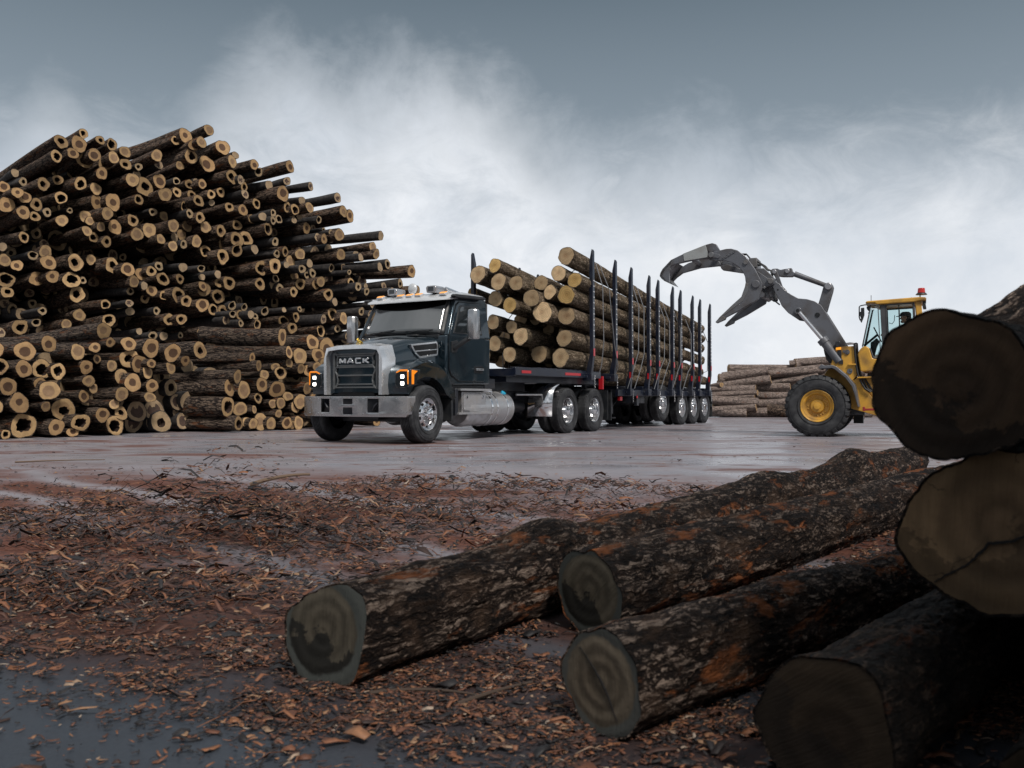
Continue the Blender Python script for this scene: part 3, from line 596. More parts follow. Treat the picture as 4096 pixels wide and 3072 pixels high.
# ---------------------------------------------------------------- the pale log pile far behind the loader
FARV = [log_mesh('log', 700 + i, 20, 's', 20, 10, 0.88, mats=('bark_far', 'wood_solid'), tilt=0.3, lump=0.08, bend_amt=1.2) for i in range(5)]
far = """1102,1028,1430,988,20 935,1098,1370,1052,27 568,1118,932,1082,27 950,1162,1330,1115,22 566,1172,955,1142,24 820,1215,1110,1205,28 480,1218,835,1213,20 480,1185,566,1183,14 470,1250,850,1246,17 850,1280,1090,1275,26 470,1285,830,1280,17 465,1318,855,1315,26 835,1335,1090,1330,28 460,1366,840,1362,20 822,1385,1090,1380,22 455,1412,765,1408,28 765,1402,1090,1400,30 1090,1240,1700,1215,26 1090,1300,1760,1280,28 1090,1355,1800,1350,28 1090,1405,1760,1400,30 1090,1180,1650,1150,26 1330,1110,1700,1080,24 1430,1040,1680,1010,22"""
ff = []
for tk in far.split():
    x0, y0, x1, y1, r = [float(v) for v in tk.split(',')]
    c = [(2600 + x / 1.975, 940 + y / 1.975) for x, y in ((x0, y0), (x1, y1))]
    h = max(0, (1669 - c[0][1])) / F * 37; d = 37 + 0.35 * h + rd.uniform(-.1, .1)
    a, b_ = P(*c[1], d), P(*c[0], d + 0.5); rr_ = 1.38 * r / 1.975 / F * d
    if a.z < rr_: a.z = rr_
    if b_.z < rr_: b_.z = rr_
    o = place_log(FARV[rd.randrange(5)], 'log', a, rr_, (b_ - a).normalized(), rd.uniform(0, 6), (b_ - a).length / (20 * rr_))
    ff.append((c[0][1], c[0][0], o))
ff.sort(key=lambda e: e[0]); names = ['top', 'second', 'third', 'fourth', 'fifth', 'lowest']
for t in range(6):
    for q, (y, x, o) in enumerate(sorted(ff[t * 4:(t + 1) * 4], key=lambda e: e[1])):
        tag(o, f"{ORD[q]} log from the left in the {names[t]} layer of the pale pile behind the loader", 'log', 'pale logs piled behind the loader')
# one log end shows below the loader
for i in range(7):
    x0 = rd.uniform(2835, 2900); y_ = 1655 - i * 36; d_ = 38.2
    if y_ < 1480: x0 += 60
    if y_ < 1445: x0 += 260
    a = P(3560, y_, d_ + .4); b_ = P(x0, y_ + 4, d_); o = place_log(FARV[i % 5], 'log', a, .23, (b_ - a).normalized(), i, (b_ - a).length / (20 * .23))
    tag(o, f"{ORD[i]} log counted upwards in the rear row of the pale pile behind the loader", 'log', 'pale logs piled behind the loader')
o = place_log(VAR['s'][2], 'log', P(3455, 1668, 34), 0.27, axis_dir(-75), 1.0, 0.5)
tag(o, 'short log with a bright round end lying on the ground under the loader frame', 'log')

# ---------------------------------------------------------------- foreground logs
def near_fine(t, z, so):
    p = Vector((math.cos(t), math.sin(t), z * 0.34)) + so
    a = noise.noise(p * 3.1) ; b_ = noise.noise(p * 9.0); c = noise.noise(p * 21.0)
    plate = noise.voronoi(p * 6.0, distance_metric='DISTANCE', exponent=2.5)[0]
    crk = min(1.0, (plate[1] - plate[0]) / 0.16)
    q_ = 0.35 + 0.65 * min(1.0, abs(z) / 0.8)
    return 0.045 * a + q_ *( 0.020 * b_ + 0.010 * c - 0.030 * (1 - crk) + 0.012 * noise.noise(p * 45))
def near_log(label, px, py, rpx, depth, yaw, L, kind='s', wood_='wood_near', seed=1, burls=(), nseg=150, nring=230, taper=0.95, pitch=0.0, group=None, tilt=0.10, lump=0.05, barkm='bark_near', ground=True, roll=0.0):
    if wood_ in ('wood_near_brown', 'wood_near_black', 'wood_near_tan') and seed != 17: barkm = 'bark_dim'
    r = rpx / F * depth; p = P(px, py, depth)
    if ground: p.z = r * 0.97
    me = log_mesh('log', seed, L / r, kind, nseg, nring, taper, 0.05, tilt, (barkm, wood_), True, burls, near_fine, lump, 0.6, 0.965, (0.20, 0.26))
    o = place_log(me, 'log', p, r, axis_dir(yaw, pitch), roll)
    return tag(o, label, 'log', group)
G = 'large dark logs in the foreground'
near_log('weathered log with a grey half-stained end, farthest left of the foreground logs', 1305, 2528, 213, 2.565, 34.8, 8.5, 's', 'wood_near_stained', 11, ((7.3, 1.7, 1.5, 0.42), (24, 1.7, 3.0, 0.35), (38, 1.6, 3.5, 0.6)), 160, 400, group=G, lump=0.07)
near_log('rough-barked log with a dark stain on its end, second from the left in the foreground', 2356, 2361, 176, 3.10, 39, 5.6, 's', 'wood_near_stained', 12, ((11.0, 1.6, 1.4, 0.16), (26, 1.8, 2.6, 0.28)), 150, 310, 1.0, group=G, roll=0.7)
log3 = near_log('log with a clean grey ringed end split across the middle, lying in front', 2407, 2732, 213, 2.18, 45.7, 3.6, 's', 'wood_near', 13, ((7.0, 1.4, 1.6, 0.12),), 150, 240, 1.0, group=G, tilt=0.0)
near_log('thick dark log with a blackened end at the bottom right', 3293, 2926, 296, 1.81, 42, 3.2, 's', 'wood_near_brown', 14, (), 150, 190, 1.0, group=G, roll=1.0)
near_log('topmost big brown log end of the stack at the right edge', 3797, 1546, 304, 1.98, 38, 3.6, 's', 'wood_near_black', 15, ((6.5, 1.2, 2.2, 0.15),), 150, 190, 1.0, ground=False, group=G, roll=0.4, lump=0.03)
stk2 = near_log('big cracked log end under the topmost one in the stack at the right edge', 3975, 2120, 338, 2.0, 40, 3.6, 's', 'wood_near_tan', 16, (), 140, 160, 1.0, ground=False, group=G, roll=0, lump=0.05, tilt=0.0)
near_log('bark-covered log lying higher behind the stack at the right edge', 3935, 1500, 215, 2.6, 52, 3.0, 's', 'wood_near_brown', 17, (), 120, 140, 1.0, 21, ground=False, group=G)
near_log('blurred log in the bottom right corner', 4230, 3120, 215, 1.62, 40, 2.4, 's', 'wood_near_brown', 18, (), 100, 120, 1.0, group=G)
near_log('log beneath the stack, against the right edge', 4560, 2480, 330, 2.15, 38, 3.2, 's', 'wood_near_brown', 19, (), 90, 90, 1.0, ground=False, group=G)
0 and near_log('mossy log lying behind the first foreground log, its burl near the loader', 2980, 2010, 78, 6.6, 62, 3.2, 's', 'wood_near', 20, ((8, 1.5, 2, 0.3),), 90, 110, 1.0, group=G, lump=0.1)

# splits across two of the cut faces (local x runs to the left of the picture)
mat('split_dark', (0.004, 0.003, 0.003), 0.9)
def split(o, pts, wd, name='split'):
    rs_ = random.Random(4); path = []
    for (x0, y0), (x1, y1) in zip(pts[:-1], pts[1:]):
        for k in range(6): t = k / 6; path.append((x0 + (x1 - x0) * t + rs_.uniform(-.008, .008), y0 + (y1 - y0) * t + rs_.uniform(-.008, .008)))
    path.append(pts[-1]); n_ = len(path); mb = MB(); vs = []
    for i, (x, y) in enumerate(path):
        a_ = path[max(0, i-1)]; c_ = path[min(n_-1, i+1)]; dx, dy = c_[0]-a_[0], c_[1]-a_[1]; L_ = math.hypot(dx, dy) or 1
        w_ = wd * (0.25 + math.sin(math.pi * min(1, (i + .5) / n_)) ) * rs_.uniform(.7, 1.2)
        for s in (-1, 1):
            for z in (-.012, .05): vs.append((-(x - s*dy/L_*w_), y + s*dx/L_*w_, z))
    fs = []
    for i in range(n_ - 1): p = i*4; q = p + 4; fs += [(p, p+2, q+2, q), (p+1, q+1, q+3, p+3), (p, q, q+1, p+1), (p+2, p+3, q+3, q+2)]
    mb.add(vs, fs); return mb.build(name, M['split_dark'], o)
split(log3, [(-.55, .62), (-.25, .32), (-.02, .05), (.12, -.15), (.38, -.60)], .012)
split(stk2, [(1.0, .38), (.62, .30), (.42, .02), (.18, -.12), (-.05, -.16), (-.16, -.30), (-.30, -.46), (-.52, -.60), (-.66, -.70)], .013)

# ---------------------------------------------------------------- ground
m = mat('yard_asphalt', (0.1, 0.1, 0.11), 0.4); n, b = nodes(m)
pos = n.new('ShaderNodeNewGeometry').outputs['Position']; sp = n.new('ShaderNodeSeparateXYZ'); n.l.new(pos, sp.inputs[0])
gx_, gy_ = sp.outputs[0], sp.outputs[1]
flat = n.scale(pos, 1, 1, 0)
# streaks dragged across the yard (roughly along the tyre tracks)
rot = n.new('ShaderNodeMapping'); n.l.new(flat, rot.inputs[0]); rot.inputs['Rotation'].default_value = (0, 0, R(-12)); rot.inputs['Scale'].default_value = (0.40, 1.0, 1)
strk = n.noise(rot.outputs[0], 0.9, 5, 0.55, 0.6)
wob = n.math('MULTIPLY', n.math('SUBTRACT', n.noise(flat, 0.35, 6, 0.65), 0.5), 5.0)
wob2 = n.math('MULTIPLY', n.math('SUBTRACT', n.noise(flat, 1.6, 6, 0.7), 0.5), 1.6)
# debris field: a tongue from the left that ends about nine metres out and fades to the right
yy = n.math('ADD', n.math('ADD', gy_, wob), wob2)
far_e = n.mapr(n.math('SUBTRACT', yy, n.math('MULTIPLY', gx_, -0.35)), 10.4, 7.6)
near_e = n.mapr(n.math('ADD', n.math('ADD', gy_, n.math('MULTIPLY', wob, 0.15)), n.math('MULTIPLY', gx_, 0.55)), 1.75, 2.35)
field = n.math('MULTIPLY', far_e, near_e)
clear = n.mapr(strk, 0.38, 0.52, 0.55, 1.0)
field = n.math('MULTIPLY', field, clear)
band = n.math('MULTIPLY', n.mapr(gy_, 9, 12.5), n.mapr(strk, 0.50, 0.62)); band = n.math('MULTIPLY', band, n.mapr(gx_, 4.5, -1.5, 0.35, 0.9))
ss = n.math('ADD', n.math('ADD', gx_, n.math('MULTIPLY', gy_, 0.95)), n.math('MULTIPLY', n.math('SINE', n.math('MULTIPLY', n.math('SUBTRACT', gx_, gy_), 1.3)), 0.12))
trk = 1.0
for c0_, w_ in ((2.95, .17), (4.05, .20), (5.75, .25)):
    q_ = n.math('DIVIDE', n.math('SUBTRACT', ss, c0_), w_); g_ = n.math('EXPONENT', n.math('MULTIPLY', n.math('MULTIPLY', q_, q_), -1.0)); trk = n.math('MULTIPLY', trk, n.math('SUBTRACT', 1.0, n.math('MULTIPLY', g_, 0.8)))
mud = n.math('MAXIMUM', n.math('MULTIPLY', field, trk), band)
stains = n.mapr(n.noise(rot.outputs[0], 1.5, 8, 0.68, 0.3), 0.52, 0.62, 0, 0.8); mud = n.math('MAXIMUM', mud, n.math('MULTIPLY', stains, n.mapr(gy_, 3, 6)))
fn = n.noise(flat, 22, 8, 0.75); fn2 = n.noise(flat, 95, 4, 0.7)
mud_c = n.ramp(fn, [(0.30, (0.025, 0.015, 0.013)), (0.52, (0.115, 0.046, 0.032)), (0.75, (0.22, 0.095, 0.058))])
asph = n.ramp(n.math('ADD', n.math('MULTIPLY', fn2, 0.45), n.math('ADD', n.math('MULTIPLY', strk, 0.30), n.math('MULTIPLY', n.noise(flat, 0.7, 6, 0.6), 0.25))), [(0.3, (0.17, 0.17, 0.195)), (0.55, (0.27, 0.265, 0.295)), (0.8, (0.36, 0.35, 0.375))])
# grit
grit = n.mapr(n.voro(flat, 34), 0.11, 0.05); grit = n.math('MULTIPLY', grit, n.mapr(n.noise(flat, 2.2, 4), 0.45, 0.6))
asph = n.mix(n.math('MULTIPLY', grit, 0.8), asph, (0.03, 0.022, 0.02))
asph = n.mix(n.mapr(n.noise(flat, 1.3, 8, 0.75), 0.52, 0.74, 0, 0.55), asph, (0.13, 0.085, 0.075))
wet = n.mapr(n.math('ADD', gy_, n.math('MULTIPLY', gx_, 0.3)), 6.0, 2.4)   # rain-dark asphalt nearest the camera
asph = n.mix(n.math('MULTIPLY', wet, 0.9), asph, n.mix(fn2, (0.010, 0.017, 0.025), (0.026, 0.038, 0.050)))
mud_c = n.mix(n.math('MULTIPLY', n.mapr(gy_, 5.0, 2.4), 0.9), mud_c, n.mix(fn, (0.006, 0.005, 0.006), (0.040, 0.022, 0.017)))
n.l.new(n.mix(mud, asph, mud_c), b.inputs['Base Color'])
rough = n.mix(mud, n.mapr(strk, 0.35, 0.65, 0.20, 0.42), n.mapr(fn, 0.3, 0.7, 0.65, 0.95))
n.l.new(rough, b.inputs['Roughness']); n.l.new(n.mapr(n.math('MAXIMUM', wet, n.math('MULTIPLY', mud, 0.8)), 0, 1, 0.42, 0.10), b.inputs['Specular IOR Level'])
hh = n.math('ADD', n.math('MULTIPLY', fn2, 0.25), n.math('MULTIPLY', n.math('MULTIPLY', fn, mud), 1.6))
n.l.new(n.bump(hh, 0.35, 0.012), b.inputs['Normal'])
mb = MB()
xs = [-600, -120, -40, -20] + [(-12 + i * 0.5) for i in range(61)] + [30, 60, 150, 600]
ys = [-60, -10, -2] + [i * 0.4 for i in range(0, 75)] + [32, 40, 60, 100, 200, 900]
nx = len(xs)
mb.v = [(x, y, 0.0) for y in ys for x in xs]
mb.f = [(j*nx+i, j*nx+i+1, (j+1)*nx+i+1, (j+1)*nx+i) for j in range(len(ys)-1) for i in range(nx-1)]; mb.m = [0] * len(mb.f)
g = mb.build('ground', M['yard_asphalt']); tag(g, kind='structure')

# ---------------------------------------------------------------- bark chips
rs = np.random.RandomState(5)
def fbm(x, y, s, seed):
    return np.array([noise.fractal(Vector((a * s, b_ * s, seed)), 0.7, 2.1, 5) for a, b_ in zip(x, y)])
def chips(name, N, xr, yr, density, size, mound, matname, seed, lift=0.35, curl=0.5, aspect=(0.12, 0.42)):
    rs = np.random.RandomState(seed)
    # sample in inverse depth so that the number per pixel stays even
    iy = rs.uniform(1 / yr[1] ** 1.25, 1 / yr[0] ** 1.25, N); y = iy ** (-1 / 1.25)
    x = rs.uniform(-0.62, 0.62, N) * y + rs.uniform(-.2, .2, N); x = np.clip(x, xr[0], xr[1])
    big = fbm(x, y, 0.45, seed * 1.1); sm = fbm(x, y, 1.7, seed * 2.3)
    d = density(x, y, big, sm); keep = rs.uniform(0, 1, N) < d
    x, y, big, sm, d = x[keep], y[keep], big[keep], sm[keep], d[keep]; K = len(x)
    h = mound(x, y, big, sm)
    L = size * np.minimum(np.exp(rs.normal(0, 0.55, K)), 2.6) * np.clip(y / 3.2, 0.8, 1.35); W = L * rs.uniform(aspect[0], aspect[1], K)
    ang = rs.normal(0.15, 0.75, K); ti = rs.normal(0, lift, K) * 0.5; ro = rs.normal(0, lift, K); cu = rs.uniform(-curl, curl, K) * L * 0.35
    zc = h * rs.uniform(0.2, 1.0, K) + 0.004 + 0.12 * L * np.abs(np.sin(ti)) + rs.uniform(0, 0.012, K)
    u = np.array([-.5, -.5, 0, 0, .5, .5]); v = np.array([-.5, .5, -.6, .6, -.35, .4])
    jit = rs.uniform(-.18, .18, (K, 6))
    lx = (u[None] + jit * .4) * L[:, None]; ly = (v[None] + jit) * W[:, None]; lz = np.where(np.abs(u)[None] < .1, cu[:, None], 0) + lx * np.sin(ti)[:, None] + ly * np.sin(ro)[:, None]
    ca, sa = np.cos(ang)[:, None], np.sin(ang)[:, None]
    wx = x[:, None] + lx * ca - ly * sa; wy = y[:, None] + lx * sa + ly * ca; wz = np.maximum(zc[:, None] + lz, 0.003)
    th = np.maximum(0.0015, W * 0.10)[:, None]
    top = np.stack([wx, wy, wz + th], -1); bot = np.stack([wx, wy, wz], -1)
    co = np.concatenate([top, bot], 1).reshape(-1, 3)
    q = np.array([(0,2,3,1),(2,4,5,3),(0,6,8,2),(2,8,10,4),(1,3,9,7),(3,5,11,9),(4,10,11,5),(0,1,7,6)])
    F_ = (q[None] + (np.arange(K) * 12)[:, None, None]).reshape(-1, 4)
    me = bpy.data.meshes.new(name); me.vertices.add(len(co)); me.vertices.foreach_set('co', co.ravel())
    me.loops.add(F_.size); me.loops.foreach_set('vertex_index', F_.ravel().astype(np.int32))
    me.polygons.add(len(F_)); me.polygons.foreach_set('loop_start', np.arange(0, F_.size, 4, dtype=np.int32)); me.polygons.foreach_set('loop_total', np.full(len(F_), 4, dtype=np.int32))
    me.materials.append(M[matname]); me.update(calc_edges=True); me.validate()
    o = bpy.data.objects.new(name, me); COL.objects.link(o); return o
m = mat('chip_bark', (0.1, 0.05, 0.03), 0.65); n, b = nodes(m)
ge = n.new('ShaderNodeNewGeometry'); ri = ge.outputs['Random Per Island']
c = n.ramp(ri, [(0.0, (0.006, 0.006, 0.008)), (0.30, (0.016, 0.012, 0.012)), (0.50, (0.065, 0.027, 0.017)), (0.74, (0.17, 0.062, 0.030)), (0.90, (0.30, 0.12, 0.05)), (0.97, (0.34, 0.20, 0.11)), (1.0, (0.42, 0.34, 0.27))])
fnz = n.noise(n.scale(ge.outputs['Position'], 60, 60, 60), 1.0, 4, 0.7)
n.l.new(n.mix(n.mapr(fnz, 0.3, 0.7, 0.0, 0.45), c, (0.012, 0.009, 0.009)), b.inputs['Base Color'])
n.l.new(n.bump(fnz, 0.4, 0.004), b.inputs['Normal'])
def dens(x, y, big, sm):
    # clear tracks run through the field
    far = 1 / (1 + np.exp((y + 0.30 * x - 8.2 - 2.0 * big) / 0.35)); near = 1 / (1 + np.exp(-(y + 0.62 * x - 1.85 - 0.4 * big) / 0.16))
    trk = 0.35 + 0.65 / (1 + np.exp(-(big * 3.0 + sm * 1.2 + 0.25) / 0.22))
    f = far * near * (0.35 + .65 * trk) * np.clip(0.72 + 1.1 * sm + 0.5 * big, 0.2, 1)
    s_ = x + .95 * y + .12 * np.sin(1.3 * (x - y))
    for c0_, w_ in ((2.95, .17), (4.05, .20), (5.75, .25)): f = f * (1 - .9 * np.exp(-((s_ - c0_) / w_) ** 2))
    cl = fbm(x, y, 5.5, 3.3); f = f * np.clip(0.55 + 1.5 * cl, 0.06, 1) * np.where(y < 2.6, 0.40 + 0.5 * (y > 2.2), 1.0)
    thin = 0.009 + 0.08 * (y > 9) * (big > 0.05)
    return np.clip(np.maximum(f, thin), 0, 1)
def mnd(x, y, big, sm):
    h = np.zeros_like(x)
    for cx, cy, wx, wy, hh in ((-1.75, 5.7, 0.9, 0.40, 0.30), (-0.55, 7.6, 1.3, 0.30, 0.16), (-1.5, 5.05, 0.8, 0.25, 0.10), (-3.0, 5.9, 1.2, 0.3, 0.07), (-0.4, 6.4, 1.4, 0.4, 0.07), (-2.2, 3.8, 1.3, 0.35, 0.04), (-0.1, 8.3, 1.5, .3, .07), (1.2, 7.6, 1.0, .3, .05)):
        h += hh * np.exp(-((x - cx) / wx) ** 2 - ((y - cy) / wy) ** 2)
    return 1.35 * h * (0.7 + 0.9 * np.clip(sm, -.5, 1))
o = chips('bark_litter', 520000, (-16, 9), (1.25, 19), dens, 0.0155, mnd, 'chip_bark', 9)
tag(o, 'wet red-brown bark chips and shreds littering the yard', 'bark litter', kind='stuff')
def dens2(x, y, big, sm):
    hm = mnd(x, y, big * 0, sm * 0); return np.clip(hm * 14, 0, 1) + 0.05 * dens(x, y, big, sm)
o = chips('bark_shreds', 110000, (-16, 9), (2.0, 11), dens2, 0.038, lambda x, y, b_, s_: mnd(x, y, b_, s_) * 1.15, 'chip_bark', 13, 0.6, 0.8, (0.05, 0.16))
tag(o, 'long stringy bark shreds heaped in low ridges across the mud', 'bark shreds', kind='stuff')
# larger pieces near the camera
o = chips('bark_flakes', 1500, (-3, 3), (1.35, 4.2), lambda x, y, b_, s_: 0.25 + 0.75 * (y + 0.6 * x > 1.9), 0.036, lambda x, y, b_, s_: x * 0, 'chip_bark', 17, 0.25, 0.6, (0.16, 0.45))
tag(o, 'broad brown bark flakes and dead leaves scattered round the foreground logs', 'bark flakes', kind='stuff')
# sticks one could pick up
mbk = mat('stick_wood', (0.05, 0.032, 0.022), 0.8)
def stick(label, a, b_, r, mid=(0, 0, 0), cat='stick', m_='stick_wood'):
    a = Vector(a); b_ = Vector(b_); c = (a + b_) / 2 + Vector(mid); mb = MB()
    pts = [a.lerp(c, t) .lerp(c.lerp(b_, t), t) for t in [i / 8 for i in range(9)]]
    mb.tube(pts, [r * (1 - 0.5 * i / 8) for i in range(9)], 7)
    return tag(mb.build('stick', M[m_]), label, cat)
def G_(px, py, z=0.012):
    d = F * CH / (py - HY); p = P(px, py, d); p.z = z; return p
mat('stick_pale', (0.13, 0.085, 0.055), 0.8)
stick('thin dark stick on the ground between the first and the split-ended log', G_(1480, 2790), G_(1920, 2800), 0.006, (0, 0.05, 0.01))
stick('dark stick crossing another on the ground before the split-ended log', G_(1830, 2835), G_(2130, 2745), 0.007, (0, 0.0, 0.01))
stick('long thin stick lying flat on the asphalt in front of the low log pile', G_(60, 1852), G_(420, 1842), 0.010, (0, 0.2, 0.0), m_='stick_pale')
stick('short brown branch sticking out of the bark ridge beside the asphalt', G_(1000, 1945), G_(1240, 1940, 0.10), 0.022, (0, 0, 0.05), m_='stick_pale')
# ---------------------------------------------------------------- wheels
def tyre_prof(Rr, w, grooves=4, rim=0.56):
    p = [(rim*Rr, 0.03), (rim*Rr*1.03, 0.012), (0.70*Rr, -0.004), (0.84*Rr, -0.006), (0.93*Rr, 0.006), (0.975*Rr, 0.022), (Rr, 0.05)]
    a0, a1 = 0.05, w - 0.05
    for g_ in range(grooves):
        c = a0 + (a1 - a0) * (g_ + 1) / (grooves + 1)
        p += [(Rr, c - 0.008), (Rr*0.975, c - 0.006), (Rr*0.975, c + 0.006), (Rr, c + 0.008)]
    p += [(Rr, w - 0.05), (0.975*Rr, w - 0.022), (0.93*Rr, w - 0.006), (0.84*Rr, w + 0.006), (0.70*Rr, w + 0.004), (rim*Rr*1.03, w - 0.012), (rim*Rr, w - 0.03)]
    return p
def side_rings(mb, Rr):
    for rr0 in (0.66, 0.80, 0.885): mb.lathe([(rr0*Rr, -0.004), (rr0*Rr + 0.004, -0.0105), (rr0*Rr + 0.009, -0.004)], (0,0,0), 'y', -1, 60)
def wheel_meshes(Rr, w, style, dual=False, lugs=0):
    # wheel local frame: axis y; outer face looks towards +y (offsets run inward, i.e. -y)
    t = MB(); t.lathe(tyre_prof(Rr, w, 5 if style == 'steer' else 4), (0,0,0), 'y', -1, 72); side_rings(t, Rr)
    if lugs:
        for i in range(lugs):
            a = 2*math.pi*i/lugs; c, s_ = math.cos(a), math.sin(a)
            for yy, dx in ((-0.045, 0), (-w + 0.045, math.pi/lugs)):
                c, s_ = math.cos(a + dx), math.sin(a + dx)
                t.bar((c*Rr*0.955, yy, s_*Rr*0.955), (c*Rr*1.004, yy, s_*Rr*1.004), 0.022, 0.06, up=(0,1,0))
    tyre = t.build('tyre', M['rubber'], smooth=28)
    r = MB()
    if style == 'steer':
        prof = [(0.565*Rr, 0.028), (0.555*Rr, 0.014), (0.54*Rr, 0.018), (0.525*Rr, 0.06), (0.50*Rr, 0.085), (0.46*Rr, 0.07), (0.40*Rr, 0.045), (0.31*Rr, 0.03), (0.30*Rr, 0.045), (0.21*Rr, 0.045), (0.20*Rr, 0.01), (0.185*Rr, -0.045), (0.15*Rr, -0.06), (0.0, -0.06)]
    else:
        prof = [(0.565*Rr, 0.028), (0.555*Rr, 0.014), (0.54*Rr, 0.018), (0.53*Rr, 0.05), (0.52*Rr, 0.15), (0.50*Rr, 0.17), (0.44*Rr, 0.175), (0.33*Rr, 0.19), (0.31*Rr, 0.17), (0.20*Rr, 0.165), (0.19*Rr, 0.02), (0.17*Rr, 0.0), (0.0, -0.005)]
    r.lathe(prof, (0,0,0), 'y', -1, 60, 0)
    r.lathe([(0.56*Rr, w-0.03), (0.50*Rr, w-0.06), (0.45*Rr, w-0.10), (0.1, w-0.12), (0, w-0.12)], (0,0,0), 'y', -1, 40, 1)
    base = 0.03 if style == 'steer' else 0.175
    for i in range(10):
        a = 2*math.pi*(i+.5)/10; c, s_ = math.cos(a), math.sin(a)
        r.cyl((c*0.255*Rr, -base - 0.02, s_*0.255*Rr), (c*0.255*Rr, -base + 0.055, s_*0.255*Rr), 0.019, 0.015, 8, 0)
        hr_, hb = (0.405*Rr, 0.046) if style == 'steer' else (0.40*Rr, 0.178)
        r.cyl((c*hr_, -hb - 0.01, s_*hr_), (c*hr_, -hb + 0.006, s_*hr_), 0.030 if style == 'steer' else 0.026, None, 14, 1)
    rim = r.build('wheel', [M['chrome'], M['black_gloss']], smooth=40)
    dl = None
    if dual:
        t2 = MB(); t2.lathe(tyre_prof(Rr, w, 4), (0, -w - 0.07, 0), 'y', -1, 60)
        dl = t2.build('inner_tyre', M['rubber'], smooth=28)
    return rim, tyre, dl
_proto_used = set()
def put_wheel(proto, parent, loc, left=True, steer=0.0):
    rim, tyre, dl = proto; first = id(proto) not in _proto_used; _proto_used.add(id(proto))
    a = rim if first else rim.copy(); b_ = tyre if first else tyre.copy(); cs = [b_]
    if dl: cs.append(dl if first else dl.copy())
    if not first:
        for o in [a] + cs: COL.objects.link(o)
    a.parent = parent; a.location = loc; a.rotation_euler = (0, random.uniform(0, 6) if True else 0, (0 if left else math.pi) + steer)
    a.rotation_mode = 'YXZ' if False else 'XYZ'
    a.rotation_euler = (0, 0, (0 if left else math.pi) + steer)
    for c in cs: c.parent = a
    return a
WR = 0.52
W_steer = wheel_meshes(WR, 0.30, 'steer'); W_drive = wheel_meshes(WR, 0.25, 'drive', True, 46)

# ---------------------------------------------------------------- truck tractor. local x forward, y to its left, z up; origin under the front axle
TY = 31.0
def heading(yaw): return math.atan2(-math.cos(R(yaw)), -math.sin(R(yaw)))
T = empty('truck', (-2.51, 16.62, 0), heading(TY))
tag(T, 'dark slate log truck with chrome grille and lit headlamps, hauling the log trailer', 'truck')
mb = MB()
for s in (-1, 1): mb.bb(0.40, -7.3, s*0.36, s*0.44, 0.70, 0.97)
for x in (-0.4, -1.5, -2.6, -3.6, -4.6, -7.2): mb.bb(x-.05, x+.05, -0.36, 0.36, 0.74, 0.94)
mb.bb(0.35, -2.0, -0.34, 0.34, 0.42, 1.25); mb.bb(-0.9, -2.0, -0.55, 0.55, 0.55, 1.1)
mb.bb(0.30, -0.3, -0.85, 0.85, 0.55, 0.75); mb.bb(0.52, 0.30, -0.80, 0.80, 0.50, 0.84)
for s in (-1, 1):
    mb.bb(-0.72, -2.0, s*0.45, s*0.75, 0.65, 1.15)
    mb.bb(0.9*0-4.2, -7.1, s*0.46, s*0.52, 0.85, 0.93)
mb.bb(-2.7, -4.6, -.5, .5, .95, 1.17); mb.bb(-2.3, -2.7, -.9, .9, 1.0, 1.2)
mb.build('chassis', M['chassis_black'], T, bevel=0.01)
mb = MB(); mb.cyl((0, -0.95, 0.47), (0, 0.95, 0.47), 0.075)
mb.bb(-.12, .12, -.7, .7, .38, .52); mb.build('front_axle', M['chassis_black'], T, bevel=0.01)
for x in (-5.35, -6.74):
    mb = MB(); mb.cyl((x, -0.8, WR), (x, 0.8, WR), 0.10); mb.ball((x, 0, WR), 0.24, sc=(1.1, .8, 1))
    for s in (-1, 1):
        mb.bb(x-.5, x+.5, s*.40, s*.48, .60, .68); mb.cyl((x+.25, s*.38, .35), (x+.25, s*.38, .72), .13)
    mb.build('rear_axle', M['chassis_black'], T)
mb = MB(); mb.cyl((-3.6, 0.30, 0.55), (-3.6, 0.30, 0.85), 0.16); mb.cyl((-4.1, -0.2, 0.62), (-3.2, -0.2, 0.62), 0.14); mb.cyl((-2.0, 0, 0.6), (-5.2, 0, 0.58), 0.06)
mb.cyl((-4.4, 0.5, 0.62), (-3.4, 0.5, 0.62), 0.13); mb.build('air_tanks', M['chassis_black'], T)
mb = MB(); mb.prism([(-5.5, 1.0), (-6.5, 1.0), (-6.6, 1.08), (-5.6, 1.12)], -0.45, 0.45); mb.bb(-5.4, -6.7, -0.5, 0.5, 0.97, 1.0); mb.build('fifth_wheel', M['chassis_black'], T, bevel=.01)
for y, left in ((1.2, True), (-1.2, False)):
    o = put_wheel(W_steer, T, (0, y, WR), left, R(3))
for x in (-5.35, -6.74):
    for y, left in ((1.22, True), (-1.22, False)): put_wheel(W_drive, T, (x, y, WR), left)

# hood
def hood_sec(x, wd, zt, zb, crown=0.0, sh=0.20):
    half = [(wd*0.995, zb), (wd, zb + 0.2), (wd, zt - sh), (wd - 0.02, zt - sh*0.55), (wd - 0.07, zt - sh*0.22), (wd - 0.16, zt - sh*0.05), (wd*0.55, zt + 0.005), (wd*0.5, zt + 0.022), (0, zt + 0.022 + crown)]
    pts = [(x, y, z) for y, z in half] + [(x, -y, z) for y, z in reversed(half[:-1])]
    return pts
secs = [hood_sec(0.56, 0.655, 1.68, 0.90, 0.0, .22), hood_sec(0.50, 0.665, 1.735, 0.88, 0, .22), hood_sec(0.30, 0.70, 1.805, 0.88, 0.01, .24), hood_sec(0.0, 0.75, 1.885, 0.9, .015, .25), hood_sec(-0.4, 0.83, 1.945, 0.95, .02, .26), hood_sec(-0.76, 0.93, 1.975, 1.0, .02, .26)]
mb = MB(); mb.loft(secs, closed=True)
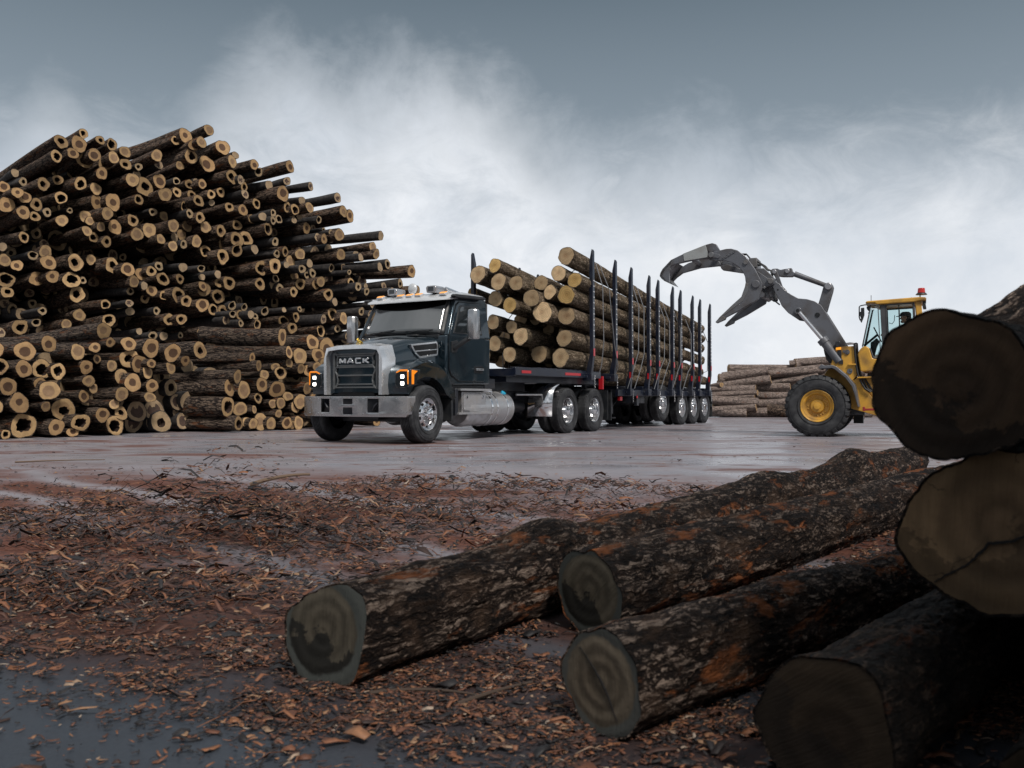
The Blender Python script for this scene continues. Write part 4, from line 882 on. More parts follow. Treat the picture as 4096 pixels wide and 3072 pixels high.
hood = mb.build('hood', M['truck_paint'], T, smooth=40)
mb = MB()
for s in (-1, 1): mb.bb(-0.70, -0.42, s*0.36, s*0.62, 1.955, 1.99)
mb.bb(-0.78, -0.70, -0.92, 0.92, 1.90, 1.995); mb.build('cowl', M['black_plastic'], T, bevel=.01)
# chrome grille surround
dirty('satin_bright', (0.80, 0.81, 0.83), (0.27, 0.26, 0.25), 0.18, 0.8, 0.3, 2.5, 0.6)
mb = MB()
out = [(-0.68, 0.87), (-0.69, 1.50), (-0.62, 1.725), (-0.35, 1.765), (0.35, 1.765), (0.62, 1.725), (0.69, 1.50), (0.68, 0.87)]
inn = [(0.605, 0.87), (0.61, 1.57), (0.56, 1.66), (0.3, 1.685), (-0.3, 1.685), (-0.56, 1.66), (-0.61, 1.57), (-0.605, 0.87)]
innr = list(reversed(inn))
vs = []
for x, k in ((0.34, 1.045), (0.60, 1.0), (0.66, 0.985)): vs += [(x, y*k, 0.87 + (z-0.87)*(1+(k-1)*.8)) for y, z in out]
for x, k in ((0.665, 1.03), (0.665, 1.0), (0.46, 0.99)): vs += [(x, y*k, z) for y, z in innr]
fs = []
for j in range(5):
    for i in range(7): fs.append((j*8+i, j*8+i+1, (j+1)*8+i+1, (j+1)*8+i))
mb.add(vs, fs)
mb.build('grille_surround', M['satin_bright'], T, smooth=50, weld=True)
# grille: mesh panel and the six-sided bars
mb = MB(); mb.bb(0.47, 0.50, -0.60, 0.60, 0.9, 1.67)
mb.bb(0.49, 0.56, -0.42, 0.42, 0.84, 0.92); mb.bb(0.45, 0.5, -0.6, 0.6, 0.5, 0.92)
mb.build('grille_backing', M['black_gloss'], T)
mb = MB()
for i in range(33): y = -0.50 + i / 32; mb.bb(0.525, 0.533, y - .003, y + .003, 0.95, 1.62)
for i in range(26): z = 0.95 + i * 0.0268; mb.bb(0.523, 0.531, -0.52, 0.52, z - .003, z + .003)
mb.build('grille_mesh', M['gunmetal'], T)
mb = MB()
def hexbar(z, w_): mb.bar((0.575, -w_, z), (0.575, w_, z), 0.05, 0.028)
for z, w_ in ((1.600, .44), (1.565, .40), (1.395, .40), (1.365, .42), (1.215, .42), (1.055, .42), (1.00, .44)): hexbar(z, w_)
for s in (-1, 1):
    for (y0, z0), (y1, z1) in (((.40, 1.565), (.47, 1.61)), ((.44, 1.60), (.47, 1.63)), ((.40, 1.40), (.46, 1.33)), ((.42, 1.215), (.46, 1.29)), ((.46, 1.33), (.46, 1.29)), ((.40, 1.56), (.42, 1.48)), ((.42, 1.48), (.42, 1.40)), ((.42, 1.21), (.40, 1.13)), ((.40, 1.13), (.42, 1.055)), ((.42, 1.05), (.48, .98)), ((.50, 1.62), (.50, .97))):
        mb.bar((0.575, s*y0, z0), (0.575, s*y1, z1), 0.05, 0.026)
mb.build('grille_bars', M['gunmetal'], T, bevel=0.006)
mb = MB()
for s in (-1, 1):
    for z in (1.52, 1.32, 1.1, .96): mb.bb(0.52, 0.545, s*.515, s*.55, z-.03, z+.03)
mb.build('grille_clips', M['black_plastic'], T)
def text(body, parent, size, ext, matn, loc, rot, name='lettering', sx=1.0, bold=0.0, par=True):
    cu = bpy.data.curves.new('t', 'FONT'); cu.body = body; cu.size = size; cu.extrude = ext; cu.align_x = 'CENTER'; cu.align_y = 'CENTER'; cu.offset = bold; cu.bevel_depth = 0
    to = bpy.data.objects.new('t', cu); COL.objects.link(to); bpy.context.view_layer.update()
    me = bpy.data.meshes.new_from_object(to.evaluated_get(bpy.context.evaluated_depsgraph_get())); bpy.data.objects.remove(to)
    me.materials.clear(); me.materials.append(M[matn]); o = bpy.data.objects.new(name, me); COL.objects.link(o)
    if parent is not None: o.parent = parent
    o.location = loc; o.rotation_euler = rot; o.scale = (sx, 1, 1); return o
# block capitals M A C K as solid strokes
mb = MB()
def stroke(pts, cx, wd=.030):
    for a, b_ in zip(pts[:-1], pts[1:]):
        mb.bar((0.61, cx + a[0], 1.435 + a[1]), (0.61, cx + b_[0], 1.435 + b_[1]), wd, wd, up=(1, 0, 0))
hl = .082
stroke([(-.06, 0), (-.06, hl)], -.265); stroke([(.06, 0), (.06, hl)], -.265); stroke([(-.06, hl), (0, .012), (.06, hl)], -.265, .026)
stroke([(-.066, 0), (-.012, hl), (.012, hl), (.066, 0)], -.085, .027); stroke([(-.035, .026), (.035, .026)], -.085, .02)
stroke([(.06, hl), (-.055, hl), (-.055, 0), (.06, 0)], .10, .027)
stroke([(-.055, 0), (-.055, hl)], .275); stroke([(.06, hl), (-.03, .042), (.065, 0)], .275, .027)
mb.build('brand_lettering', M['satin_bright'], T, bevel=.003)
# hood ornament: small gold dog
mb = MB(); ox, oz = 0.44, 1.765
mb.ball((ox, 0, oz + .055), .032, sc=(1.5, .8, .9)); mb.ball((ox + .045, 0, oz + .075), .026, sc=(1, 1.0, 1.1)); mb.ball((ox + .072, 0, oz + .098), .022)
mb.ball((ox + .09, 0, oz + .09), .013); mb.ball((ox + .065, .015, oz + .118), .008); mb.ball((ox + .065, -.015, oz + .118), .008)
for s in (-1, 1): mb.cyl((ox + .055, s*.02, oz + .06), (ox + .08, s*.024, oz), .011, .008, 8); mb.cyl((ox - .03, s*.018, oz + .05), (ox - .045, s*.022, oz), .012, .008, 8)
mb.bb(ox - .06, ox + .1, -.03, .03, oz - .015, oz + .004); mb.build('hood_ornament', M['gold'], T)

# bumper with its openings
ys = sorted([-1.2, -1.17, -1.05, -.9, -.67, -.62, -.44, -.39, -.25, -.11, .11, .25, .39, .44, .62, .67, .9, 1.05, 1.17, 1.2]); zs = [.485, .52, .555, .595, .645, .675, .70, .745, .80, .835]
def bx(y): return 0.78 - 0.17 * (abs(y) / 1.2) ** 2.4
def hole(y, z):
    if .44 < abs(y) < .62 + .05 and .555 < z < .80 - .0: return abs(y) < .67 and z < .79
    return abs(y) < .11 and (.52 < z < .645 or .70 < z < .80)
mb = MB(); idx = {}
for i, y in enumerate(ys):
    for j, z in enumerate(zs):
        zz = z + (0.05 if abs(y) > 1.18 and z < .5 else 0); idx[i, j] = len(mb.v); mb.v.append((bx(y), y, zz))
for i in range(len(ys) - 1):
    for j in range(len(zs) - 1):
        if not hole((ys[i] + ys[i+1]) / 2, (zs[j] + zs[j+1]) / 2): mb.f.append((idx[i, j], idx[i+1, j], idx[i+1, j+1], idx[i, j+1])); mb.m.append(0)
# top and bottom lips and the ends turned back
n0 = len(ys)
for j, dz in ((0, .0), (len(zs) - 1, 0)):
    o0 = len(mb.v)
    for i, y in enumerate(ys): mb.v.append((bx(y) - .10, y * .995, mb.v[idx[i, j]][2]))
    for i in range(n0 - 1): mb.f.append((idx[i, j], idx[i+1, j], o0 + i + 1, o0 + i)); mb.m.append(0)
for i in (0, n0 - 1):
    o0 = len(mb.v)
    for j, z in enumerate(zs): mb.v.append((bx(ys[i]) - .20, ys[i] * 1.01, mb.v[idx[i, j]][2] + .01))
    for j in range(len(zs) - 1): mb.f.append((idx[i, j], idx[i, j+1], o0 + j + 1, o0 + j)); mb.m.append(0)
bump_o = mb.build('bumper', M['satin_steel'], T, solid=0.012, bevel=.012, smooth=40)
mb = MB()
for y in (-1.0, -.35, .35, 1.0, -.75, .75):
    for z in (.54, .80): mb.cyl((bx(y) + .004, y, z), (bx(y) + .016, y, z), .012, .008, 8)
mb.build('bolt', M['chrome'], bump_o)
mb = MB()
for s in (-1, 1):
    mb = MB(); mb.tube([(.62, s*.5, .60), (.70, s*.5, .60), (.72, s*.55, .66), (.70, s*.6, .72), (.62, s*.6, .72)], .018, 8); mb.build('tow_hook', M['chassis_black'], T)

# fenders
fo = [(0.49, 0.88), (0.515, 1.05), (0.50, 1.22), (0.42, 1.36), (0.25, 1.455), (0.0, 1.50), (-0.25, 1.48), (-0.45, 1.40), (-0.62, 1.24), (-0.74, 1.06), (-0.86, 0.90), (-0.90, 0.80), (-0.80, 0.78)]
arc = [(0.66*math.cos(a)*1.0 - 0.02, 0.55 + 0.64*math.sin(a)) for a in [R(160 - i*11) for i in range(12)]]
fi = [p for p in arc if p[1] > 0.86 and p[0] < .40] + [(0.44, 0.88)]
for s in (-1, 1):
    mb = MB()
    poly = fo + fi
    n_ = len(poly); y_in, y_out = 0.62, 1.17
    # slight flare: outer face pulled in at the front corner
    vs = []
    for yk in (0, 1, 2):
        for x, z in poly:
            y = (y_in, 1.10, y_out)[yk]; fl_ = (0.10 * max(0, (x - 0.25)) / 0.27) if yk == 2 else 0
            zz = z + (0 if yk < 2 else (-0.045 if z > 1.25 and (x, z) in fo else 0)); vs.append((x - (0.02 if yk == 2 and x > .4 else 0), s * (y - fl_), zz))
    fs = [(k*n_+i, k*n_+(i+1)%n_, (k+1)*n_+(i+1)%n_, (k+1)*n_+i) for k in range(2) for i in range(n_)] + [tuple(range(n_)), tuple(range(2*n_, 3*n_))]
    mb.add(vs, fs); mb.build('fender', M['truck_paint'], T, bevel=.028, seg=3, smooth=45)
    # dark wheel-arch liner and flap
    mb = MB(); mb.bb(-0.78, -0.84, s*.62, s*1.15, .38, .95); mb.bb(.42, .30, s*.62, s*.98, .7, .9); mb.build('splash_guard', M['black_plastic'], T, bevel=.01)
    # headlamp cluster
    mb = MB(); hx = 0.515
    cl = [(0.86, 1.035), (0.845, 1.20), (0.885, 1.275), (0.98, 1.315), (1.13, 1.315), (1.165, 1.27), (1.165, 1.02), (1.12, 0.985), (0.90, 0.985)]
    mb.prism([(s*y, z) for y, z in cl], 0.40, hx + .012, plane='yz')
    mb.prism([(0.20, 1.315), (hx - .03, 1.315), (hx - .03, 1.02), (0.33, 1.03)], s*1.10, s*1.172)
    hl_o = mb.build('headlight', M['lamp_body'], T, bevel=.015)
    mb = MB(); x0 = hx + .012; x1 = hx + .022
    mb.prism([(s*.885, 1.265), (s*.98, 1.308), (s*1.13, 1.308), (s*1.158, 1.28), (s*1.158, 1.05), (s*1.138, 1.05), (s*1.13, 1.275), (s*.985, 1.278), (s*.90, 1.245)], x0, x1, plane='yz')
    mb.prism([(0.29, 1.285), (0.46, 1.30), (0.46, 1.05), (0.40, 1.05), (0.395, 1.22)], s*1.168, s*1.182)
    mb.build('turn_signal', M['amber_lit'], hl_o, bevel=.004)
    for z in (1.185, 1.065):
        mb = MB(); mb.prism([(s*.992, z - .030), (s*1.058, z - .030), (s*1.058, z + .030), (s*.992, z + .030)], x0, x1 + .006, plane='yz'); mb.build('lamp', M['lamp_white'], hl_o, bevel=.008)
# air intake on both hood sides
for s in (-1, 1):
    mb = MB()
    def hy(x): return 0.75 + (0 - x) * 0.235 if x < 0 else 0.75
    o4 = [(-0.02, 1.78), (-0.62, 1.86), (-0.66, 1.80), (-0.66, 1.60), (-0.22, 1.53), (-0.08, 1.66)]
    i4 = [(-0.07, 1.755), (-0.61, 1.825), (-0.63, 1.79), (-0.63, 1.63), (-0.235, 1.57), (-0.12, 1.66)]
    vs = [(x, s*(hy(x) + dy), z) for dy in (-.03, .035) for x, z in o4] + [(x, s*(hy(x) + dy), z) for dy in (.035, -.02) for x, z in i4]
    fs = [(i, (i+1) % 6, 6 + (i+1) % 6, 6 + i) for i in range(6)] + [(6+i, 6+(i+1)%6, 12+(i+1)%6, 12+i) for i in range(6)] + [(12+i, 12+(i+1)%6, 18+(i+1)%6, 18+i) for i in range(6)]
    mb.add(vs, fs); mb.bar((-.11, s*(hy(-.11)+.03), 1.655), (-.645, s*(hy(-.64)+.03), 1.715), .03, .022)
    v_ = mb.build('air_intake', M['chrome'], T, bevel=.004)
    mb = MB(); mb.add([(x, s*(hy(x) + .012), z) for x, z in i4], [tuple(range(6))])
    for i in range(14):
        z = 1.58 + i * .018; mb.bar((-.12, s*(hy(-.12)+.016), z - .01), (-.63, s*(hy(-.63)+.016), z + .045), .006, .006)
    mb.build('intake_mesh', M['black_gloss'], v_)

# cab
def cw(z): return 1.09 - max(0.0, z - 1.98) * 0.145 - max(0, 1.3 - z) * 0.05
def prof_solid(name, lower, upper, matn, bev=.02):
    mb = MB()
    for poly in (lower, upper):
        if not poly: continue
        n_ = len(poly); mb.add([(x, -cw(z), z) for x, z in poly] + [(x, cw(z), z) for x, z in poly], [(i, (i+1)%n_, n_+(i+1)%n_, n_+i) for i in range(n_)] + [tuple(range(n_)), tuple(range(n_, 2*n_))])
    return mb.build(name, M[matn], T, bevel=bev, seg=3, smooth=45, weld=True)
prof_solid('cab', [(-.70, 1.05), (-.70, 1.98), (-2.22, 1.98), (-2.22, 1.08), (-1.2, 1.06)], [(-.76, 1.981), (-1.10, 2.66), (-1.2, 2.76), (-2.1, 2.80), (-2.22, 2.74), (-2.22, 1.981)], 'truck_paint', .03)
mb = MB(); mb.bb(-2.222, -2.26, -1.0, 1.0, 1.15, 2.7); mb.bb(-.75, -2.2, -.95, .95, .92, 1.07); mb.bb(-1.9, -2.1, .55, .85, .7, 1.1); mb.build('cab_back', M['chassis_black'], T, bevel=.02)
def wpt(u, v, out=0.0):
    """windscreen surface: u -1..1 across, v 0..1 up"""
    a = Vector((-.765, 0, 1.99)); b_ = Vector((-1.12, 0, 2.70)); p = a.lerp(b_, v); hw = 0.985 + (0.905 - 0.985) * v
    nrm = Vector((.71, 0, .355)).normalized(); bul = 0.07 * (1 - u * u)
    return p + Vector((0, u * hw, 0)) + nrm * (out + bul)
def wpatch(name, matn, u0, u1, vlo, vhi, out, parent=T, th=0.012):
    mb = MB(); NU, NV = 20, 8; vs = []
    for j in range(NV + 1):
        for i in range(NU + 1):
            u = u0 + (u1 - u0) * i / NU; lo = vlo(u) if callable(vlo) else vlo; hi = vhi(u) if callable(vhi) else vhi
            vs.append(wpt(u, lo + (hi - lo) * j / NV, out))
    mb.add(vs, [(j*(NU+1)+i, j*(NU+1)+i+1, (j+1)*(NU+1)+i+1, (j+1)*(NU+1)+i) for j in range(NV) for i in range(NU)])
    return mb.build(name, M[matn], parent, solid=th, smooth=60)
wsf = wpatch('windshield_frame', 'black_plastic', -1, 1, 0, 1, 0.002, th=.03)
mat('windscreen', (0.075, 0.082, 0.085), 0.06, 0.0, 1.0, 1.0)
ws = wpatch('windshield', 'windscreen', -.93, .93, .04, .93, 0.022)
wpatch('sunshade', 'black_matte', -.93, .93, lambda u: .66 + .17 * (u * u), .935, 0.040, th=.006)
# wipers
for s, y0 in ((1, .15), (-1, -.75)):
    mb = MB(); a = wpt(y0 + .1, .01, .05); c = wpt(y0 + .55, .06, .045)
    mb.tube([a, a.lerp(c, .5) + Vector((0.02, 0, .02)), c], .012, 6); d = wpt(y0 - .0, .05, .04); e = wpt(y0 + .62, .10, .04); mb.bar(d, e, .018, .018)
    mb.build('wiper', M['black_plastic'], T)
# roof cap and visor
def roofsec(x, hw, z0, z1): return [(x, -hw, z0), (x, -hw, z0 + (z1-z0)*.6), (x, -hw + .10, z1 - .01), (x, -hw*.5, z1 + .008), (x, 0, z1 + .012), (x, hw*.5, z1 + .008), (x, hw - .10, z1 - .01), (x, hw, z0 + (z1-z0)*.6), (x, hw, z0)]
dirty('silver_sky_sheen', (0.62, 0.64, 0.66), (0.3, 0.3, 0.3), 0.25, 0.3, 0.8, 3.0, 0.25)  # pale roof colour holds the sky's reflection; lamp housings and dome share it
mb = MB(); mb.loft([roofsec(-.86, .90, 2.655, 2.665), roofsec(-.92, .98, 2.66, 2.72), roofsec(-1.10, 1.0, 2.69, 2.80), roofsec(-1.5, 1.0, 2.76, 2.87), roofsec(-2.1, .99, 2.76, 2.87), roofsec(-2.2, .98, 2.74, 2.80)])
mb.build('roof', M['silver_sky_sheen'], T, smooth=50, bevel=.008)
for s in (-1, 1):
    mb = MB(); mb.prism([(-.95, 2.735), (-1.0, 2.77), (-1.95, 2.80), (-2.05, 2.77), (-2.0, 2.74), (-1.0, 2.70)], s*1.0, s*1.11); mb.build('drip_rail', M['black_plastic'], T, bevel=.015)
for y in (-.72, -.22, 0.0, .22, .80):
    mb = MB(); mb.prism([(-.98, 2.755), (-.95, 2.79), (-1.06, 2.83), (-1.14, 2.82), (-1.14, 2.76)], y - .075, y + .075); l_ = mb.build('marker_lamp', M['silver_sky_sheen'], T, bevel=.012)
    mb = MB(); mb.prism([(-.955, 2.795), (-.985, 2.818), (-1.05, 2.838), (-1.08, 2.83), (-.98, 2.79)], y - .06, y + .06); mb.build('amber_lens', M['amber'], l_, bevel=.004)
for y in (-.45, .50):
    mb = MB(); mb.prism([(y - .10, 2.83), (y - .12, 2.93), (y - .09, 2.965), (y + .09, 2.965), (y + .12, 2.93), (y + .10, 2.83)], -1.02, -1.32, plane='yz'); l_ = mb.build('roof_lamp', M['satin_steel'], T, bevel=.012)
    mb = MB(); mb.bb(-1.018, -1.012, y - .06, y + .06, 2.86, 2.94); mb.build('lens', M['lamp_body'], l_)
mb = MB(); mb.cyl((-1.5, -.3, 2.85), (-1.5, -.3, 2.92), .05); mb.ball((-1.5, -.3, 3.0), .11, sc=(.5, 1, 1)); mb.build('satellite_dome', M['silver_sky_sheen'], T)
mb = MB(); mb.cyl((-1.35, .62, 2.92), (-1.8, .62, 2.88), .05, .03); mb.cyl((-1.35, -.62, 2.9), (-1.7, -.62, 2.88), .045, .03); mb.build('air_horn', M['chrome'], T)

def sidepoly(mb, pts, s, out, th=.012, mi=0):
    low = [p for p in pts]
    n_ = len(pts); vs = [(x, s*(cw(z) + out - th), z) for x, z in pts] + [(x, s*(cw(z) + out), z) for x, z in pts]
    mb.add(vs, [(i, (i+1)%n_, n_+(i+1)%n_, n_+i) for i in range(n_)] + [tuple(reversed(range(n_))), tuple(range(n_, 2*n_))], mi)
mat('seam', (0.002, 0.002, 0.003), 0.6)
for s in (-1, 1):
    dl_ = [(-.79, 1.98), (-.79, 1.36), (-.86, 1.24), (-1.12, 1.13), (-1.97, 1.13), (-2.02, 1.18), (-2.02, 1.98)]
    du_ = [(-.79, 1.981), (-2.02, 1.981), (-2.0, 2.62), (-1.95, 2.66), (-1.24, 2.64), (-1.14, 2.58)]
    mb = MB(); sidepoly(mb, [(x + (.012 if x > -1.4 else -.012), z + (.012 if z > 1.7 and x < -1.1 and z > 2.2 else (-.012 if z < 1.7 else 0))) for x, z in dl_], s, .004); sidepoly(mb, [(x + (.014 if x > -1.4 else -.012), z + (.012 if z > 2 else 0)) for x, z in du_], s, .004)
    mb.build('door_seal', M['seam'], T)
    mb = MB(); sidepoly(mb, dl_, s, .016, .02); sidepoly(mb, du_, s, .016, .02)
    door = mb.build('door', M['truck_paint'], T, bevel=.006)
    mb = MB(); sidepoly(mb, [(-.90, 2.02), (-1.90, 2.04), (-1.88, 2.56), (-1.84, 2.60), (-1.26, 2.58), (-1.20, 2.54)], s, .026, .02); wf = mb.build('window_frame', M['black_plastic'], door, bevel=.005)
    mb = MB(); sidepoly(mb, [(-.94, 2.045), (-1.86, 2.065), (-1.84, 2.56), (-1.29, 2.555), (-1.235, 2.52)], s, .031, .02); mb.build('window', M['glass_dark'], door)
    mb = MB(); sidepoly(mb, [(-1.62, 1.42), (-1.60, 1.30), (-1.92, 1.29), (-1.94, 1.41), (-1.88, 1.44)], s, .022, .01); mb.bb(-1.64, -1.90, s*1.115, s*1.15, 1.345, 1.385, 1); mb.build('door_handle', [M['black_gloss'], M['chrome']], door, bevel=.006)
    # body crease
    mb = MB(); mb.bar((-.80, s*1.107, 1.93), (-2.2, s*1.107, 2.0), .012, .02); mb.build('belt_line', M['truck_paint'], T)
    # mirror
    mb = MB(); yc = s * 1.47; xm = -1.02
    mb.loft([[(xm + dx*k, yc + dy*k, z) for dx, dy in ((.05, -.10), (.09, -.05), (.09, .07), (.04, .12), (-.05, .12), (-.06, -.10))] for z, k in ((1.90, .86), (1.92, 1), (2.43, 1), (2.46, .86))])
    mir = mb.build('mirror', M['satin_steel'], T, bevel=.015)
    mb = MB(); mb.bb(xm - .055, xm - .066, yc - .09, yc + .10, 1.94, 2.41); mb.build('mirror_glass', M['chrome'], mir)
    mb = MB(); mb.tube([(xm - .02, yc - s*.03, 1.96), (-.96, s*1.30, 1.86), (-.90, s*1.12, 1.74)], [.045, .05, .055], 10); sidepoly(mb, [(-.83, 1.86), (-.83, 1.66), (-.98, 1.66), (-1.10, 1.82), (-1.0, 1.9)], s, .04, .03); mb.build('mirror_arm', M['black_plastic'], T, bevel=.006)
    # steps, box and tank
    mb = MB(); mb.bb(-1.20, -2.05, s*.70, s*1.10, .50, .93); bx_ = mb.build('tool_box', M['satin_steel'] if s > 0 else M['satin_steel'], T, bevel=.01)
    mb = MB(); mb.bb(-1.24, -2.01, s*1.10, s*1.115, .60, .90); mb.prism([(-1.24, .62), (-1.24, .58), (-2.01, .52), (-2.01, .62)], s*1.10, s*1.13); mb.build('box_lid', M['aluminium'], bx_, bevel=.004)
    for x in (-1.34, -1.90): mb = MB(); mb.bb(x - .03, x + .03, s*1.115, s*1.128, .80, .86); mb.build('latch', M['chrome'], bx_, bevel=.004)
    for z in (.95, .50):
        mb = MB(); mb.bb(-1.05 if z > .6 else -1.0, -2.15, s*.78, s*1.17, z - .0, z + .035)
        for i in range(20): x = -1.08 - i*.053; mb.bb(x, x - .02, s*.8, s*1.15, z + .035, z + .042)
        mb.build('step', M['aluminium'], T)
    mb = MB(); mb.bb(-.95, -1.05, s*.70, s*1.12, .48, .98); mb.bb(-.92, -1.18, s*.5, s*1.0, .55, .98); mb.build('step_bracket', M['chassis_black'], T, bevel=.01)
    mb = MB(); yt, zt = s*.78, .60
    prof = [(0, 0), (.30, 0), (.335, .03), (.345, .06)] + [(.345, x) for x in (.4, .8, 1.2)] + [(.345, 1.64), (.335, 1.67), (.30, 1.70), (0, 1.70)]
    mb.lathe([(r_, a) for r_, a in prof], (-1.45, yt, zt), 'x', -1, 44); tank = mb.build('fuel_tank', M['aluminium'], T, smooth=40)
    for x in (-2.25, -2.45, -2.85):
        mb = MB(); mb.lathe([(.346, -.025), (.354, -.025), (.354, .025), (.346, .025)], (x, yt, zt), 'x', 1, 44, close=True); mb.build('tank_strap', M['chrome'], tank)
    if s > 0:
        mb = MB(); mb.cyl((-2.95, .90, .86), (-2.95, .96, .93), .055); mb.build('fuel_cap', M['blue_cap'], tank, bevel=.008)
        mb = MB(); mb.tube([(-2.20, .90, .93), (-2.26, .98, .95), (-2.38, 1.02, .93), (-2.42, .98, .88)], .016, 8); mb.build('filler_handle', M['chrome'], tank)
    # quarter fender ahead of the drive wheels
    mb = MB(); cxq = -5.35; rq = .60; vs = []
    angs = [R(118 - i*1.0) for i in range(0)] 
    pts = [(-4.52, .40), (-4.54, .75), (-4.58, .92), (-4.68, 1.04), (-4.82, 1.10), (-4.95, 1.14)]
    for x, z in pts: vs += [(x, s*.62, z), (x, s*1.24, z)]
    mb.add(vs, [(2*i, 2*i+1, 2*i+3, 2*i+2) for i in range(len(pts)-1)]); mb.build('quarter_fender', M['chrome'], T, solid=.01, smooth=60)
    mb = MB(); mb.cyl((-3.45, s*.95, .88), (-4.75, s*.95, .88), .022); mb.cyl((-4.9, s*.4, .95), (-4.9, s*1.2, .95), .02); mb.build('fender_bracket', M['aluminium'], T)
    mb = MB(); mb.bb(-7.42, -7.44, s*.62, s*1.24, .28, 1.0); mb.build('mudflap', M['black_plastic'], T)
# exhaust stack stub and grab handle behind the cab
mb = MB(); mb.cyl((-2.45, -.85, .9), (-2.45, -.85, 2.3), .09); mb.build('exhaust', M['black_plastic'], T)
mb = MB()
pts = [(-2.3 - i*.0, .3, 1.3) for i in range(1)]
for k in range(3):
    path = [(-2.3 - 1.6 * t, .15 - k*.15, 1.45 - .65 * math.sin(t * math.pi) * .6 + .01 * math.sin(t * 60)) for t in [i / 24 for i in range(25)]]; mb.tube(path, .016, 6)
mb.build('air_hose', M['black_plastic'], T)
# ---------------------------------------------------------------- log trailer. local x forward, y left, z up; origin under the kingpin
RY = 30.1; K0 = Vector((.606, 21.8, 0)); RD = Vector((math.sin(R(RY)), math.cos(R(RY)), 0)); LD = Vector((math.cos(R(RY)), -math.sin(R(RY)), 0))
TR = empty('log_trailer', K0, heading(RY))
tag(TR, 'dark blue log trailer with tall punched stakes and red reflectors, behind the truck', 'trailer')
def on_side(px, y):
    """distance t behind the kingpin where the line y=const crosses image column px, and the depth"""
    k = (px - CX) / F; b_ = K0 + LD * y
    t = (k * b_.y - b_.x) / (RD.x - k * RD.y); return t, b_.y + RD.y * t
def at_t(px, py, t):
    """pixel on the cross plane t: returns y across, z up, depth"""
    k = (px - CX) / F; b_ = K0 + RD * t; y = (k * b_.y - b_.x) / (LD.x - k * LD.y); d = b_.y + LD.y * y
    return y, CH + (HY - py) / F * d, d
Z2 = lambda x, y: (1880 + x / 2.074, 960 + y / 2.074)
mb = MB()
for s in (-1, 1):
    mb.bb(3.2, -2.1, s*.42, s*.52, 1.20, 1.42)            # gooseneck rails
    mb.bb(-1.7, -9.6, s*.42, s*.52, .84, 1.12)
    mb.prism([(-1.5, 1.42), (-2.3, 1.42), (-2.6, 1.12), (-2.6, .84), (-1.9, .84), (-1.5, 1.2)], s*.42, s*.52)
for x in (3.1, 1.5, .2, -1.2, -3, -4.4, -5.8, -7.2, -8.6, -9.5): z0, z1 = (1.24, 1.38) if x > -2 else (.88, 1.08); mb.bb(x-.05, x+.05, -.42, .42, z0, z1)
mb.build('frame', M['trailer_blue'], TR, bevel=.012)
for s in (-1, 1):
    mb = MB(); mb.bb(3.2, -1.0, s*1.16, s*1.24, 1.28, 1.44); mb.bb(3.2, 3.1, s*.5, s*1.2, 1.26, 1.42); mb.bb(3.2, -1.0, s*1.10, s*1.24, 1.435, 1.45); sr = mb.build('side_rail', M['trailer_blue'], TR, bevel=.01)
    for x0, x1 in ((2.95, 2.55), (.95, .15)):
        mb = MB(); mb.bb(x0, x1, s*1.241, s*1.247, 1.325, 1.385); mb.build('reflector', M['red_reflector'], sr)
    mb = MB(); mb.bb(-2.0, -9.7, s*1.18, s*1.26, .86, 1.02)
    for i in range(5): x = -2.4 - i*1.6; mb.bb(x, x-.5, s*1.255, s*1.268, .90, .93)
    mb.build('side_rail', M['trailer_blue'], TR, bevel=.01)
mb = MB(); mb.bb(3.1, -1.0, -1.1, 1.1, 1.36, 1.40); mb.bb(3.0, -1.6, -.9, .9, 1.14, 1.30)
for i in range(9): mb.bb(1.9-i*.25, 1.98-i*.25, .6, 1.14, 1.44, 1.47)
mb.build('front_deck', M['trailer_blue'], TR, bevel=.008)
